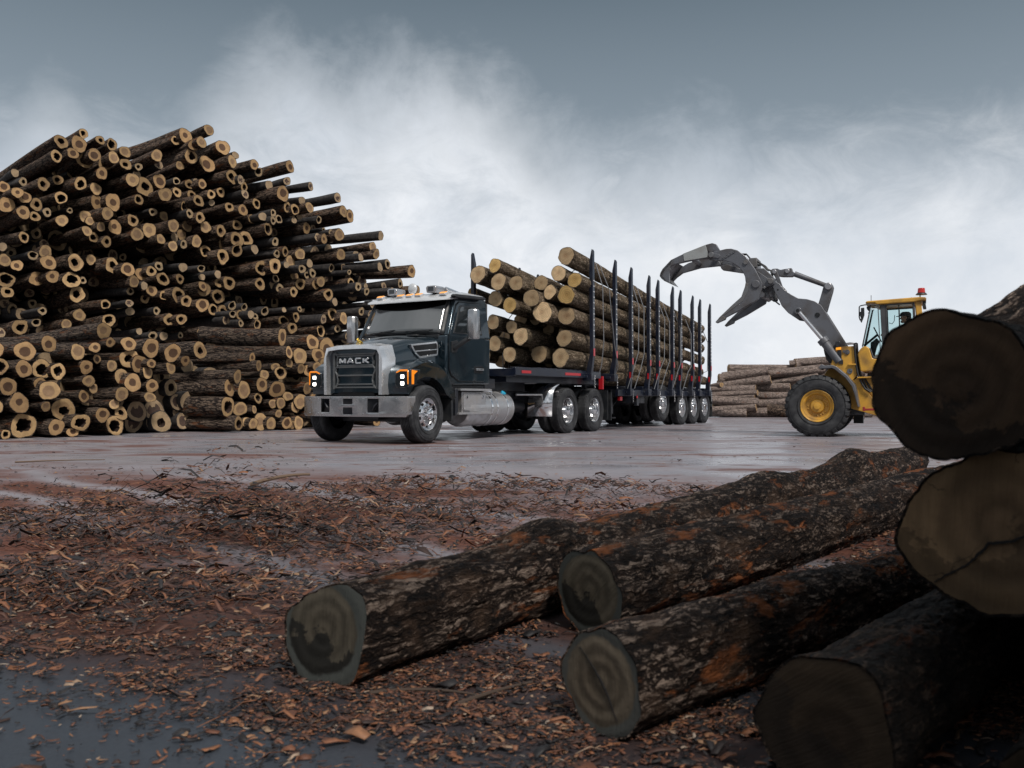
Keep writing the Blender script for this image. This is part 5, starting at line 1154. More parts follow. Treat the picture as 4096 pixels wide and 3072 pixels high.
# bunks with stakes
stk = [(993,78),(1183,165),(1316,226),(1465,293),(1540,330),(1662,385),(1727,415),(1828,460),(1890,490),(1972,528)]
for i, (zx, zy) in enumerate(stk):
    px, py = Z2(zx, zy); t, d = on_side(px, 1.30); top = CH + (HY - py) / F * d
    front = i < 2; foot = 1.30 if front else .95; x = -t
    zb = 1.42 if front else 1.12
    mb = MB(); mb.bb(x-.07, x+.07, -1.22, 1.22, zb - .10, zb); mb.bb(x-.12, x+.12, -.6, .6, zb - .3, zb - .1); bunk = mb.build('bunk', M['trailer_blue'], TR, bevel=.01)
    for s in (-1, 1):
        xs_ = x + (.95 if (s < 0 and i == 0) else 0)
        y0 = s*1.26; yk = s*1.34
        def prof(dx):
            # stake: narrow blade, kinked outwards above the bunk, top cut at a slant
            return [(y0 - s*.02, foot), (y0 - s*.02, zb + .08), (yk - s*.02, zb + .42), (yk - s*.03, top - .28), (yk + s*.03, top), (yk + s*.06, top - .05), (yk + s*.075, zb + .40), (y0 + s*.11, zb + .02), (y0 + s*.11, foot)]
        mb = MB(); hw = .052
        mb.prism(prof(0), xs_ - hw, xs_ + hw, plane='yz'); st = mb.build('stake', M['trailer_blue'], TR, bevel=.006)
        mb = MB(); n_h = 11; z0 = zb + .85
        for k in range(n_h):
            z = z0 + (top - .75 - z0) * k / (n_h - 1); y = yk + s*.072 - s * .0
            mb.cyl((xs_, y - s*.01, z), (xs_, y + s*.006, z), .016, None, 10)
        mb.build('bolt_hole', M['hole_white'], st)
        for (za, zb2) in (((zb + .72, zb + .56), (zb + .36, zb + .20)) if not front else ((zb + .56, zb + .38),)) if True else []:
            yy = yk + s*.076 if za > zb + .4 else y0 + s*.112 + (s*.05 if True else 0)
            ya = yk + s*.078
            mb = MB()
            if za > zb + .45: mb.bb(xs_ - .04, xs_ + .04, ya, ya + s*.006, zb2, za)
            else: mb.prism([(yk + s*.078 - s*.03, za), (yk + s*.085 - s*.03, za), (yk + s*.045, zb2), (yk + s*.035, zb2)], xs_ - .04, xs_ + .04, plane='yz'); mb.bb(xs_ + hw, xs_ + hw + .004, yk - s*.0, yk + s*.05, zb2 + .0, za)
            mb.build('reflector', M['red_reflector'], st)
        mb = MB(); mb.bb(xs_ - .11, xs_ + .11, s*1.16, s*1.40, foot - .08, foot + .10); mb.bb(xs_ - .13, xs_ + .13, s*1.05, s*1.30, foot - .02, foot + .04); mb.build('stake_pocket', M['trailer_blue'], TR, bevel=.01)
        if s > 0 and i not in (3, 8):
            mb = MB(); 
            for k in range(9): mb.lathe([(.016, -.005), (.021, 0), (.016, .005)], (xs_ - .02, s*1.42 + .004*(k % 2), foot + .02 - k*.033), 'y' if k % 2 else 'x', 1, 8, close=True)
            mb.build('chain', M['chain_steel'], TR)
# running gear: wheels at the distances measured off the photograph; the first axle is lifted
for t, up in ((5.35, .14), (6.98, 0), (8.06, 0), (9.14, 0)):
    for s in (-1, 1): put_wheel(W_drive, TR, (-t, s*1.22, WR + up), s > 0)
    mb = MB(); mb.cyl((-t, -.8, WR + up), (-t, .8, WR + up), .07)
    for s in (-1, 1): mb.cyl((-t + .2, s*.47, .45 + up), (-t + .2, s*.47, .86), .12); mb.bb(-t + .55, -t - .1, s*.43, s*.52, .50 + up, .56 + up)
    mb.build('axle', M['chassis_black'], TR)
mb = MB()
for s in (-1, 1):
    mb.bb(-2.9, -3.05, s*.52, s*.66, .38, 1.1); mb.bb(-2.85, -3.1, s*.5, s*.72, .26, .30); mb.bb(-3.0, -3.6, s*.5, s*.56, .84, .9)
    mb.bar((-3.0, s*.58, .5), (-3.9, s*.5, .9), .05, .05)
mb.cyl((-3, -.6, .6), (-3, .6, .6), .03); mb.build('landing_gear', M['chassis_black'], TR, bevel=.008)
mb = MB(); mb.bb(-3.6, -4.2, .55, 1.1, .66, .9); mb.bb(-3.4, -3.55, 1.1, 1.2, .6, .95); mb.cyl((-4.6, -.5, .72), (-4.6, .5, .72), .13); mb.build('air_tank', M['chassis_black'], TR, bevel=.01)
mb = MB(); mb.bb(-1.6, -1.64, .62, 1.24, .25, .95); mb.bb(-1.6, -1.64, -1.24, -.62, .25, .95); mb.build('mudflap', M['black_plastic'], TR)
mb = MB(); mb.bb(-1.08, -1.14, 1.14, 1.25, 1.02, 1.34); mb.build('marker_post', M['red_reflector'], TR, bevel=.004)
mb = MB(); mb.bb(-2.15, -2.3, 1.18, 1.25, .74, .84); mb.bb(-3.25, -3.32, 1.24, 1.26, .80, .92); mb.build('reflector', M['red_reflector'], TR, bevel=.004)
mb = MB()
for s in (-1, 1): mb.bb(-9.75, -9.78, s*.62, s*1.26, .18, .95); mb.bb(-9.62, -9.74, s*.3, s*1.26, .86, 1.05)
mb.bb(-9.62, -9.74, -1.26, 1.26, .50, .60); mb.build('rear_bumper', M['black_plastic'], TR, bevel=.01)

# ---------------------------------------------------------------- the load
LO = [ # x, y, r, t of the cut end, far r factor, wood, label
 (797,132,75,-.45,'wood_load','topmost log of the load, resting highest on the near side'),
 (868,330,65,-.35,'wood_load_yellow','yellow-ended log on the near side, just under the topmost one'),
 (797,457,80,-.50,'wood_load_yellow','thick log with an orange-brown centre, third from the top on the near side'),
 (800,630,78,-.45,'wood_load','cracked log end, fourth from the top on the near side of the load'),
 (780,813,73,-.5,'wood_load','second lowest log on the near side of the load'),
 (748,975,80,-.62,'wood_load','lowest log on the near side of the load, next to the first stake'),
 (602,600,90,-.75,'wood_load','thickest log end with many cracks in the middle of the load'),
 (572,945,74,-.3,'wood_load','shaded brown log end on the bottom row beside the lowest near one'),
 (733,275,68,-.5,'wood_load','log with a red-brown centre left of the yellow-ended one at the top'),
 (590,355,65,-.3,'wood_load','plain tan log end in the dip between the two humps of the load'),
 (660,430,60,-.55,'wood_load','small ringed log end wedged left of the thick orange-centred one'),
 (510,478,75,-.8,'wood_load','pale log end with saw scars, left of the middle of the load'),
 (420,797,75,-.8,'wood_load','well-ringed pale log end low in the left half of the load'),
 (345,722,55,-.55,'wood_load','small dull log end above and left of the well-ringed one'),
 (328,950,65,-.75,'wood_load','log with a golden rim on the bottom row left of the shaded one'),
 (205,860,65,-.6,'wood_load','log end half hidden behind the cab door in the bottom rows'),
 (190,680,62,-.65,'wood_load','pale log end half hidden behind the cab, third row up'),
 (328,540,66,-.85,'wood_load_yellow','bright yellow log end in the left half of the load'),
 (208,490,68,-.75,'wood_load','log end with many rings just right of the cab roof corner'),
 (232,345,72,-.95,'wood_load','pale log end under the yellow one on the far-side hump'),
 (382,355,65,-.85,'wood_load','dark-centred ringed log end right of the pale one near the top'),
 (205,212,60,-.95,'wood_load_yellow','yellow log end crowning the far-side hump of the load'),
 (65,285,76,-1.0,'wood_load','large pale log end leaning against the far front stake'),
 (20,440,48,-.6,'wood_load_yellow','small yellow log end peeping over the cab roof'),
 (545,655,52,.3,'wood_load','dark recessed log end under the thickest one'),
 (790,770,70,.5,'wood_load','recessed log end peeping out between two near-side logs')]
LO += [(x, y, r, t, 'wood_load', lab) for x, y, r, t, lab in ((460,985,60,.8,'dim log end between the golden-rimmed and the shaded one on the bottom row'),(250,1005,52,.9,'dim log end under the half hidden ones beside the cab door'),(655,1010,50,.6,'dim log end between the shaded one and the lowest near one'),(480,880,58,.8,'dim log end above the shaded one in the bottom rows'),(640,830,60,.5,'dim log end below the thickest one'),(650,740,58,.7,'dim log end directly under the thickest cracked one'),(420,660,60,.7,'dim log end above the well-ringed one'),(120,770,58,.4,'dim log end showing just behind the cab mirror'),(290,800,50,.8,'dim log end left of the well-ringed one'),(120,960,58,.5,'dim log end behind the cab near the bottom of the load'),(560,800,55,1.0,'dim log end right of the well-ringed one'))]
UNDER = [(.98, 1.66, 1.37, .19, 'the near side'), (.50, 1.9, 1.33, .18, 'the near middle'), (0.0, 1.75, 1.35, .19, 'the middle'), (-.5, 1.9, 1.34, .18, 'the far middle'), (-.98, 1.8, 1.36, .19, 'the far side')]
far_px = {0: (1905,745), 1: (1945,815), 2: (1945,905), 3: (1975,1005), 4: (1940,1105), 5: (1935,1180)}
loadtop = []
for i, (x, y, r, t, wd, lab) in enumerate(LO):
    px, py = Z2(x, y); yl, z, d = at_t(px, py, t); rr_ = r / 2.074 / F * d * .98
    a = K0 + RD * t + LD * yl; a.z = z
    te = 9.0 + rd.uniform(-.25, .35)
    if i in far_px: fx, fy = Z2(*far_px[i]); yf, zf, dfr = at_t(fx, fy, te); yf = min(1.06, max(.9, yf)); rf = .14; 
    else: yf = yl * .93; rf = rr_ * rd.uniform(.58, .72); zf = 1.30 + .70 * (z - 1.72)
    b_ = K0 + RD * te + LD * yf; b_.z = zf
    L = (b_ - a).length
    me = log_mesh('log', 900 + i, L / rr_, 's', 56, 46, rf / rr_, .05, .05, ('bark_load', wd), True, (), lambda t_, z_, so: .03 * noise.noise((Vector((math.cos(t_), math.sin(t_), z_ * .5)) + so) * 7), .04, 0.5)
    o = place_log(me, 'pine_log', a, rr_, (b_ - a).normalized(), 0.0); tag(o, lab, 'log', 'logs loaded on the trailer')
    if i == 0: loadtop = (a, b_, rr_, rf)
# tie-down cables over the load
cab = [(1035,160,1050,600,1085,1190), (1075,190,1140,640,1222,1190), (1345,345,1357,800,1355,1000), (1385,360,1415,700,1412,960), (1562,480,1575,800,1572,1000), (1600,500,1618,760,1625,940), (1690,560,1712,850,1720,1040), (1782,620,1800,800,1805,950), (1925,780,1940,900,1932,1010)]
for i, c in enumerate(cab):
    y_t = 1.16; px, py = Z2(c[0], c[1]); t, d = on_side(px, y_t); z = CH + (HY - py) / F * d
    a, b_, r0, r1 = loadtop; al = (t + .45) / 9.5; cz_ = a.z + (b_.z - a.z) * al; cr_ = r0 + (r1 - r0) * al
    foot = 1.35 if i < 2 else 1.05
    pxf, pyf = Z2(c[4], c[5]); tf, _ = on_side(pxf, 1.40)
    pts = []
    # over the crown: from the far side, across, round the top log, then down the near side
    zfar = 3.05 - .1 * t; pts.append((-t, -1.42, foot)); pts.append((-t, -1.45, 1.9)); pts.append((-t, -1.38, zfar - .25)); pts.append((-t, -1.15, zfar)); 
    if i >= 2: zfar += .05
    yl0 = 1.0
    for k in range(7):
        an = R(150 - k * 25); pts.append((-t, yl0 + (cr_ + .02) * math.cos(an), cz_ + (cr_ + .02) * math.sin(an)))
    pts.append((-(t * .85 + tf * .15), 1.38, cz_ - .45)); pts.append((-(t * .5 + tf * .5), 1.44, 2.2 - .06 * t)); pts.append((-tf, 1.42, 1.6)); 
    pts.append((-(tf + (-.25 if i > 1 else 0)), 1.34, foot))
    mb = MB(); mb.tube(pts, .012, 6); o = mb.build('cable', M['cable_grey'], None)
    o.location = K0; o.rotation_euler = (0, 0, heading(RY))
    tag(o, f"{ORD[i]} thin steel tie-down cable from the cab over the loaded logs", 'cable', 'tie-down cables over the load')

for i, (y_, t0, z_, r_, nm) in enumerate(UNDER):
    a = K0 + RD * t0 + LD * y_; a.z = z_; b_ = K0 + RD * (8.9 + .1 * i) + LD * y_ * .95; b_.z = 1.26; L = (b_ - a).length
    me = log_mesh('log', 960 + i, L / r_, 's', 48, 36, .70, .05, .05, ('bark_load', 'wood_load'), True, (), None, .04, 0.4)
    o = place_log(me, 'pine_log', a, r_, (b_ - a).normalized(), 0.0); tag(o, f"bottom log along {nm} of the lower trailer bed, starting behind the second stakes", 'log', 'logs loaded on the trailer')
# ---------------------------------------------------------------- wheel loader with log grapple. local x to the rear (image right), y to the far side, z up
BE = R(24); rv = Vector((math.cos(BE), -math.sin(BE))); lv = Vector((math.sin(BE), math.cos(BE)))
W0 = Vector(((3267.3 - CX) / F * 18.75, 18.75)); LDR = empty('wheel_loader', (W0.x, W0.y, 0), -BE)
tag(LDR, 'yellow wheel loader with a big grey log grapple raised beside the trailer', 'wheel loader')
def LPp(px, py, w_):
    dx = (px - CX) / F; d = (w_ + W0.dot(lv)) / (dx * lv.x + lv.y); q = Vector((d * dx, d)) - W0
    return (q.dot(rv), CH + (HY - py) / F * d)
def Z3(x, y, w_): return LPp(2600 + x / 1.975, 940 + y / 1.975, w_)
def Z4(x, y, w_): return LPp(3100 + x / 2.221, 1100 + y / 2.221, w_)
def plate(name, pts, w0, w1, matn, conv=Z3, ref=None, bevel=.008, parent=LDR, build=True, mb=None):
    ref = w0 if ref is None else ref; mb = mb or MB(); mb.prism([conv(x, y, ref) for x, y in pts], w0, w1)
    return mb.build(name, M[matn] if isinstance(matn, str) else matn, parent, bevel=bevel, seg=2) if build else mb
def pin(mb, x, y, w0, w1, r, conv=Z3, mi=0, ref=None):
    a, z = conv(x, y, w0 if ref is None else ref); mb.cyl((a, w0, z), (a, w1, z), r, None, 20, mi)
HW = 2.10
# wheels
TRD = .650
def big_tyre():
    t = MB(); Rr, w_ = TRD, .50
    t.lathe([(.50*Rr, .04), (.52*Rr, .0), (.62*Rr, -.03), (.80*Rr, -.045), (.90*Rr, -.02), (.955*Rr, .02), (.965*Rr, .06), (.965*Rr, w_-.06), (.955*Rr, w_-.02), (.90*Rr, w_+.02), (.80*Rr, w_+.045), (.62*Rr, w_+.03), (.52*Rr, w_), (.50*Rr, w_-.04)], (0,0,0), 'y', 1, 80)
    for rr0 in (.58, .86): t.lathe([(rr0*Rr, -.03), (rr0*Rr+.004, -.048), (rr0*Rr+.010, -.03)], (0,0,0), 'y', 1, 70)
    N = 26
    for i in range(N):
        for side in (0, 1):
            a = 2*math.pi*(i + .5*side)/N; da = .075
            vs = []
            ya, yb = (-.035, .27) if side == 0 else (w_+.035, w_-.27)
            for (rr1, yy, sh) in ((.88, ya, 0), (1.0, ya + (.035 if side == 0 else -.035), 0), (1.012, yb, .09), (.95, yb, .09)):
                for sg in (-1, 1):
                    an = a + sg*da + sh; vs.append((rr1*Rr*math.cos(an), yy, rr1*Rr*math.sin(an)))
            t.add(vs, [(0,2,3,1), (2,4,5,3), (4,6,7,5), (0,6,4,2), (1,3,5,7), (0,1,7,6)])
    tyre = t.build('tyre', M['rubber'], smooth=30, bevel=.006)
    r = MB(); Q = Rr*.52
    r.lathe([(Q, .05), (Q*1.0, .0), (Q*.96, -.012), (Q*.90, .005), (Q*.87, .03), (Q*.80, .035), (Q*.74, .06), (Q*.70, .13), (Q*.45, .14), (Q*.42, .10), (Q*.38, .085), (Q*.22, .08), (Q*.20, .055), (Q*.0, .05)], (0,0,0), 'y', 1, 60)
    for i in range(20):
        if i % 5 == 4: continue
        a = 2*math.pi*i/20; r.ball((Q*.57*math.cos(a), .135, Q*.57*math.sin(a)), .020, n=6)
    r.lathe([(.1, w_-.1), (0, w_-.1)], (0,0,0), 'y', 1, 30); r.lathe([(Q*.98, w_-.03), (Q*.7, w_-.12), (.02, w_-.14)], (0,0,0), 'y', 1, 30)
    wheel = r.build('wheel', M['loader_yellow'], smooth=35); return wheel, tyre
wp = big_tyre(); zc = TRD * .985
for k, (x, y, flip) in enumerate(((0, 0, 0), (0, HW, 1), (2.55, 0, 0), (2.55, HW, 1))):
    a, b_ = wp if k == 0 else (wp[0].copy(), wp[1].copy())
    if k: COL.objects.link(a); COL.objects.link(b_)
    a.parent = LDR; b_.parent = a; a.location = (x, y, zc); a.rotation_euler = (0, R(37 * k), 0)
    if flip: a.rotation_euler = (0, 0, math.pi)
wc = HW / 2
# axles and frame
mb = MB(); mb.cyl((0, .3, zc), (0, HW - .3, zc), .13); mb.cyl((2.55, .3, zc), (2.55, HW - .3, zc), .13); mb.ball((0, wc, zc), .26); mb.build('axle', M['loader_yellow'], LDR)
tower = [(540, 640), (705, 630), (728, 890), (685, 945), (600, 880), (540, 830), (495, 800)]
low = [(440, 880), (500, 800), (560, 835), (680, 945), (742, 905), (905, 1150), (905, 1252), (690, 1190), (560, 1150), (470, 1000)]
for w0, w1 in ((.55, .66), (HW - .66, HW - .55)):
    plate('front_frame', tower, w0, w1, 'loader_yellow', Z4, .55, .012); plate('front_frame', low, w0 + .02, w1 - .01, 'loader_yellow', Z4, .57, .012)
mb = MB(); mb.bb(.95, 2.3, .66, HW - .66, .75, 1.33); mb.build('transmission', M['chassis_black'], LDR, bevel=.02)
mb = MB(); mb.bb(.15, .75, .66, HW - .66, .55, 1.35); mb.bb(-.2, .9, .6, HW - .6, .45, .62); mb.build('front_frame_core', M['chassis_black'], LDR, bevel=.02)
mb = MB()
for x, y in ((640, 685), (663, 855)): pin(mb, x, y, .53, .58, .055, Z4)
for x, y in ((612, 678), (645, 690), (675, 845)): pin(mb, x, y, .52, .56, .03, Z4)
mb.build('pivot_pin', M['loader_grey'], LDR, bevel=.004)
plate('cover_recess', [(552, 668), (590, 660), (592, 745), (606, 760), (606, 792), (566, 792), (566, 760), (555, 745)], .53, .552, 'chassis_black', Z4, .55, .004)
mb = plate('', [(543, 645), (588, 642), (588, 665), (543, 667)], .51, .552, 'amber', Z4, .55, .004, build=False); mb.build('side_marker', M['amber'], LDR, bevel=.004)
plate('front_lamp', [(538, 592), (575, 588), (582, 630), (560, 642), (540, 640)], .50, .64, 'chassis_black', Z4, .55, .01)
plate('frame_bracket', [(650, 790), (722, 788), (724, 800), (652, 803)], .50, .56, 'loader_yellow', Z4, .55, .004)
mb = MB(); pts = [Z4(x, y, .5) for x, y in ((705, 605), (712, 700), (722, 800), (738, 888), (770, 960), (800, 1010), (850, 1040))]
mb.tube([(a, .52, b_) for a, b_ in pts], .022, 8); mb.tube([(a + .05, .56, b_) for a, b_ in pts], .018, 8); mb.tube([(a + .02, .7, b_ + .02) for a, b_ in pts], .02, 8)
for k in range(5): a, b_ = Z4(780 + k * 14, 900 + k * 22, .6); mb.tube([(a, .6, b_), (a + .12, .65, b_ - .15), (a + .3, .7, b_ - .05)], .02, 7)
mb.build('hydraulic_hose', M['black_plastic'], LDR)
mb = MB(); pts = [Z4(x, y, .55) for x, y in ((632, 608), (665, 603), (700, 605), (712, 612), (716, 650))]; mb.tube([(a, .56, b_) for a, b_ in pts], .014, 8); mb.tube([(a + .02, .62, b_ - .02) for a, b_ in pts], .014, 8); mb.build('steel_pipe', M['chain_steel'], LDR)
# front fender
for w0, w1 in ((-.04, .56), (HW - .56, HW + .04)):
    c_ = [(388, 828), (392, 812), (412, 792), (440, 806), (512, 800), (545, 814), (640, 892), (705, 975), (722, 1040), (747, 1174)]
    inn_ = [(735, 1172), (700, 1045), (682, 990), (625, 915), (530, 838), (505, 826), (440, 832), (420, 830), (400, 838)]
    plate('front_fender', c_ + inn_, w0, w1, 'loader_grey', Z4, -.04, .01)
mb = MB(); mb.bar((*[Z4(790, 1196, .45)[0]], .47, Z4(790, 1196, .45)[1]), (Z4(910, 1194, .45)[0], .47, Z4(910, 1194, .45)[1]), .05, .045); mb.bar((Z4(778, 1196, .45)[0], .47, Z4(778, 1190, .45)[1]), (Z4(800, 1190, .45)[0], .47, Z4(800, 1190, .45)[1]), .07, .09); mb.build('steering_lock_bar', M['red_paint'], LDR, bevel=.006)
plate('rear_frame', [(742, 905), (900, 905), (1500, 905), (1500, 1180), (905, 1180), (905, 1150)], .62, HW - .62, 'loader_yellow', Z4, .60, .02)
plate('engine_hood', [(1330, 620), (1420, 560), (2050, 600), (2120, 680), (2120, 1000), (1330, 1000)], .45, HW - .45, 'loader_yellow', Z4, .45, .04)
plate('counterweight', [(1980, 960), (2150, 940), (2160, 1180), (1500, 1180), (1500, 990)], .30, HW - .30, 'loader_yellow', Z4, .45, .04)
mb = plate('', [(730, 905), (890, 900), (892, 912), (732, 918)], .45, 1.0, 'loader_yellow', Z4, .45, build=False); mb.build('step_plate', M['loader_yellow'], LDR, bevel=.004)
mb = MB(); a, b_ = Z4(715, 1330, .6); mb.bb(a - .1, a + .1, 1.7, 2.0, b_ + .0, b_ + .2); mb.build('mudflap', M['black_plastic'], LDR)

# lift arms
boom = [(965, 400), (985, 366), (1022, 383), (1060, 430), (1110, 468), (1170, 500), (1240, 506), (1300, 523), (1350, 553), (1385, 605), (1545, 860), (1580, 940), (1560, 985), (1490, 960), (1228, 655), (1195, 662), (1150, 655), (1090, 615), (1040, 560), (1008, 490), (985, 450)]
for w0, w1 in ((.66, .74), (HW - .74, HW - .66)):
    arm = plate('lift_arm', boom, w0, w1, 'loader_grey', Z3, .66, .01)
    mb = MB()
    for x, y, r in ((1322, 632, .052),): pin(mb, x, y, w0 - .012, w0 + .004, r, ref=.66)
    mb.build('arm_hole', M['black_gloss'], arm)
    mb = MB(); pin(mb, 1170, 600, w0 - .05, w1 + .02, .075, ref=.66); pin(mb, 1187, 618, w0 - .03, w1, .05, ref=.66); mb.build('cylinder_pin', M['loader_grey'], arm, bevel=.006)
    mb = MB(); pin(mb, 1168, 598, w0 - .056, w0 - .05, .035, ref=.66); pin(mb, 1010, 432, w0 - .004, w0 + .001, .02, ref=.66); mb.build('pin_face', M['black_gloss'], arm)
mb = MB(); a, b_ = Z3(1350, 620, .7); mb.cyl((a, .74, b_), (a, HW - .74, b_), .10); a, b_ = Z3(1050, 500, .7); mb.cyl((a, .74, b_), (a, HW - .74, b_), .08)
mb.build('cross_tube', M['loader_grey'], LDR)
# lift cylinders
for w_ in (.60, HW - .60):
    a = Z3(1218, 655, .60); b_ = Z3(1362, 825, .60); c = Z3(1445, 935, .60); a2 = Z3(1180, 612, .60)
    mb = MB(); mb.cyl((a2[0], w_, a2[1]), (b_[0], w_, b_[1]), .042, None, 18); mb.build('piston_rod', M['chrome'], LDR)
    mb = MB(); e = (c[0] + (c[0]-b_[0])*.6, c[1] + (c[1]-b_[1])*.6); mb.cyl((b_[0]-.01, w_, b_[1]+.01), (e[0], w_, e[1]), .095, None, 24); mb.cyl((b_[0]-.01, w_, b_[1]+.01), (b_[0]+(c[0]-b_[0])*.25, w_, b_[1]+(c[1]-b_[1])*.25), .115, None, 24)
    for k in range(8): an = k*.785; mb.ball((b_[0] + .08*math.cos(an)*.8, w_ + .10*math.sin(an), b_[1] + .08*math.cos(an)*.6), .018, n=5)
    mb.build('lift_cylinder', M['loader_grey'], LDR, smooth=40)
mb = MB(); 
for dx in (0, 14, 28): mb.tube([(lambda p: (p[0], .63, p[1]))(Z3(x + dx, y, .63)) for x, y in ((1375, 870), (1385, 930), (1400, 980), (1425, 1010))], .022, 8)
mb.build('hydraulic_hose', M['black_plastic'], LDR)
# bell crank, rod and links
bc = [(1372, 400), (1382, 383), (1410, 375), (1437, 384), (1446, 408), (1440, 440), (1392, 605), (1330, 545), (1350, 480)]
for w0, w1 in ((.88, .95), (HW - .95, HW - .88)): plate('bell_crank', bc, w0, w1, 'loader_grey', Z3, .90, .01)
mb = MB(); pin(mb, 1410, 407, .83, HW - .83, .075, ref=.90); mb.build('crank_pin', M['chain_steel'], LDR, bevel=.01)
plate('crank_rib', [(1372, 470), (1400, 455), (1385, 540), (1350, 545)], .95, HW - .95, 'loader_grey', Z3, .9)
a, b_ = Z3(1375, 398, 1.0), Z3(1140, 305, 1.0); mb = MB(); mb.cyl((a[0]+.08, wc, a[1]-.02), (b_[0], wc, b_[1]), .048, .062, 20); mb.build('tilt_rod', M['loader_grey'], LDR)
plate('rod_eye', [(1062, 268), (1118, 260), (1123, 282), (1140, 296), (1138, 318), (1120, 328), (1045, 328), (980, 318), (950, 300), (948, 280), (970, 266), (1005, 264), (1030, 275)], wc - .09, wc + .09, 'loader_grey', Z3, wc - .09, .01)
plate('tilt_link', [(968, 300), (968, 278), (985, 272), (1003, 282), (1045, 400), (1048, 418), (1020, 400), (990, 340)], .80, .86, 'loader_grey', Z3, .80, .008)
mb = MB(); pin(mb, 982, 291, .77, HW - .8, .048, ref=.80); pin(mb, 1085, 285, wc - .12, wc + .12, .05, ref=wc - .09); pin(mb, 880, 290, .8, 1.3, .045, ref=.8); mb.build('link_pin', M['chain_steel'], LDR, bevel=.008)
plate('grapple_carrier', [(815, 240), (850, 262), (900, 262), (950, 310), (990, 345), (985, 390), (965, 425), (975, 480), (950, 495), (930, 450), (885, 440), (870, 360), (840, 290)], .72, HW - .72, 'loader_grey', Z3, .72, .012)
plate('carrier_bracket', [(846, 282), (930, 340), (985, 345), (980, 385), (950, 400), (900, 420), (880, 380)], .56, .70, 'loader_grey', Z3, .56, .012)
mb = MB(); pin(mb, 955, 365, .50, .72, .06, ref=.56); pin(mb, 938, 355, .51, .72, .035, ref=.56); pin(mb, 903, 415, .53, .6, .03, ref=.56); mb.build('carrier_pin', M['worn_steel'], LDR, bevel=.006)
# lower grapple arms with tines
heel = [(455, 168), (462, 142), (520, 128), (600, 109), (640, 107), (690, 120), (740, 155), (783, 203), (830, 268), (862, 330), (884, 372), (886, 412), (856, 506), (700, 600), (598, 652), (592, 668), (527, 697), (517, 688), (545, 652), (640, 560), (720, 488), (748, 410), (755, 375), (750, 330), (735, 295), (700, 252), (650, 220), (590, 202), (520, 202), (470, 196), (456, 184)]
for w0, w1 in ((.42, .52), (HW - .62, HW - .52)):
    g_ = plate('grapple_tine', heel, w0, w1, 'loader_grey', Z3, .42, .012)
    mb = plate('', [(756, 375), (750, 410), (722, 490), (640, 562), (545, 655), (560, 652), (735, 520), (775, 440), (775, 385)], w0 - .008, w1 + .008, 'worn_steel', Z3, .42, build=False)
    mb.build('worn_edge', M['worn_steel'], g_, bevel=.004)
    mb = plate('', [(598, 652), (592, 668), (527, 697), (517, 688), (530, 672), (575, 640)], w0 - .012, w1 + .012, 'worn_steel', Z3, .42, build=False); mb.build('tine_tip', M['worn_steel'], g_, bevel=.006)
    mb = MB(); pin(mb, 836, 388, w0 - .03, w1 + .01, .088, ref=.42); mb.build('pivot_boss', M['loader_grey'], g_, bevel=.012)
    for x_, y_, p_, r_ in ((484, 158, .045, .06), (755, 217, .03, .05)):
        mb = MB(); pin(mb, x_, y_, w0 - p_, w0, r_, ref=.42); mb.build('pin', M['worn_steel'], g_, bevel=.005)
    mb = plate('', [(462, 150), (480, 140), (545, 152), (558, 166), (548, 184), (480, 178), (464, 168)], w0 - .02, w0, 'loader_grey', Z3, .42, build=False); mb.build('pin_boss', M['loader_grey'], g_, bevel=.005)
    mb = plate('', [(582, 172), (660, 124), (668, 138), (592, 188)], w0 - .010, w0 + .004, 'loader_grey', Z3, .42, build=False); pl = mb.build('name_plate', M['loader_grey'], g_, bevel=.004)
    if w0 < 1:
        cxx, czz = Z3(625, 156, .42); a = Z3(588, 180, .42); b_ = Z3(664, 132, .42)
        text('VOLVO', pl, .072, .005, 'worn_steel', (cxx, w0 - .012, czz), (R(90), -math.atan2(b_[1] - a[1], b_[0] - a[0]), 0), 'lettering', 1.35, .001)
mb = MB(); a, b_ = Z3(836, 388, .42); mb.cyl((a, .5, b_), (a, HW - .5, b_), .075); a, b_ = Z3(880, 470, .5); mb.cyl((a, .5, b_), (a, HW - .5, b_), .06); a, b_ = Z3(700, 160, .5); mb.cyl((a, .5, b_), (a, HW - .55, b_), .05); mb.build('grapple_tube', M['loader_grey'], LDR)
# clamp (upper claw)
cl1 = [(75, 325), (80, 300), (97, 268), (165, 196), (260, 150), (440, 76), (490, 63), (522, 72), (548, 115), (520, 160), (470, 188), (380, 192), (270, 215), (195, 232), (165, 245), (158, 258), (168, 275), (150, 300), (150, 378), (110, 360), (90, 345)]
cl2 = [(150, 380), (205, 292), (235, 262), (300, 222), (400, 190), (450, 178), (545, 205), (560, 235), (540, 245), (400, 260), (258, 300), (210, 335), (175, 372)]
c1 = plate('clamp', cl1, .53, .63, 'loader_grey', Z3, .53, .012)
mb = plate('', [(262, 148), (438, 78), (458, 140), (452, 176), (270, 206)], .520, .535, 'bare_plate', Z3, .53, build=False); mb.build('worn_plate', M['bare_plate'], c1, bevel=.003)
plate('clamp', cl2, HW - .73, HW - .63, 'loader_grey', Z3, HW - .73, .012)
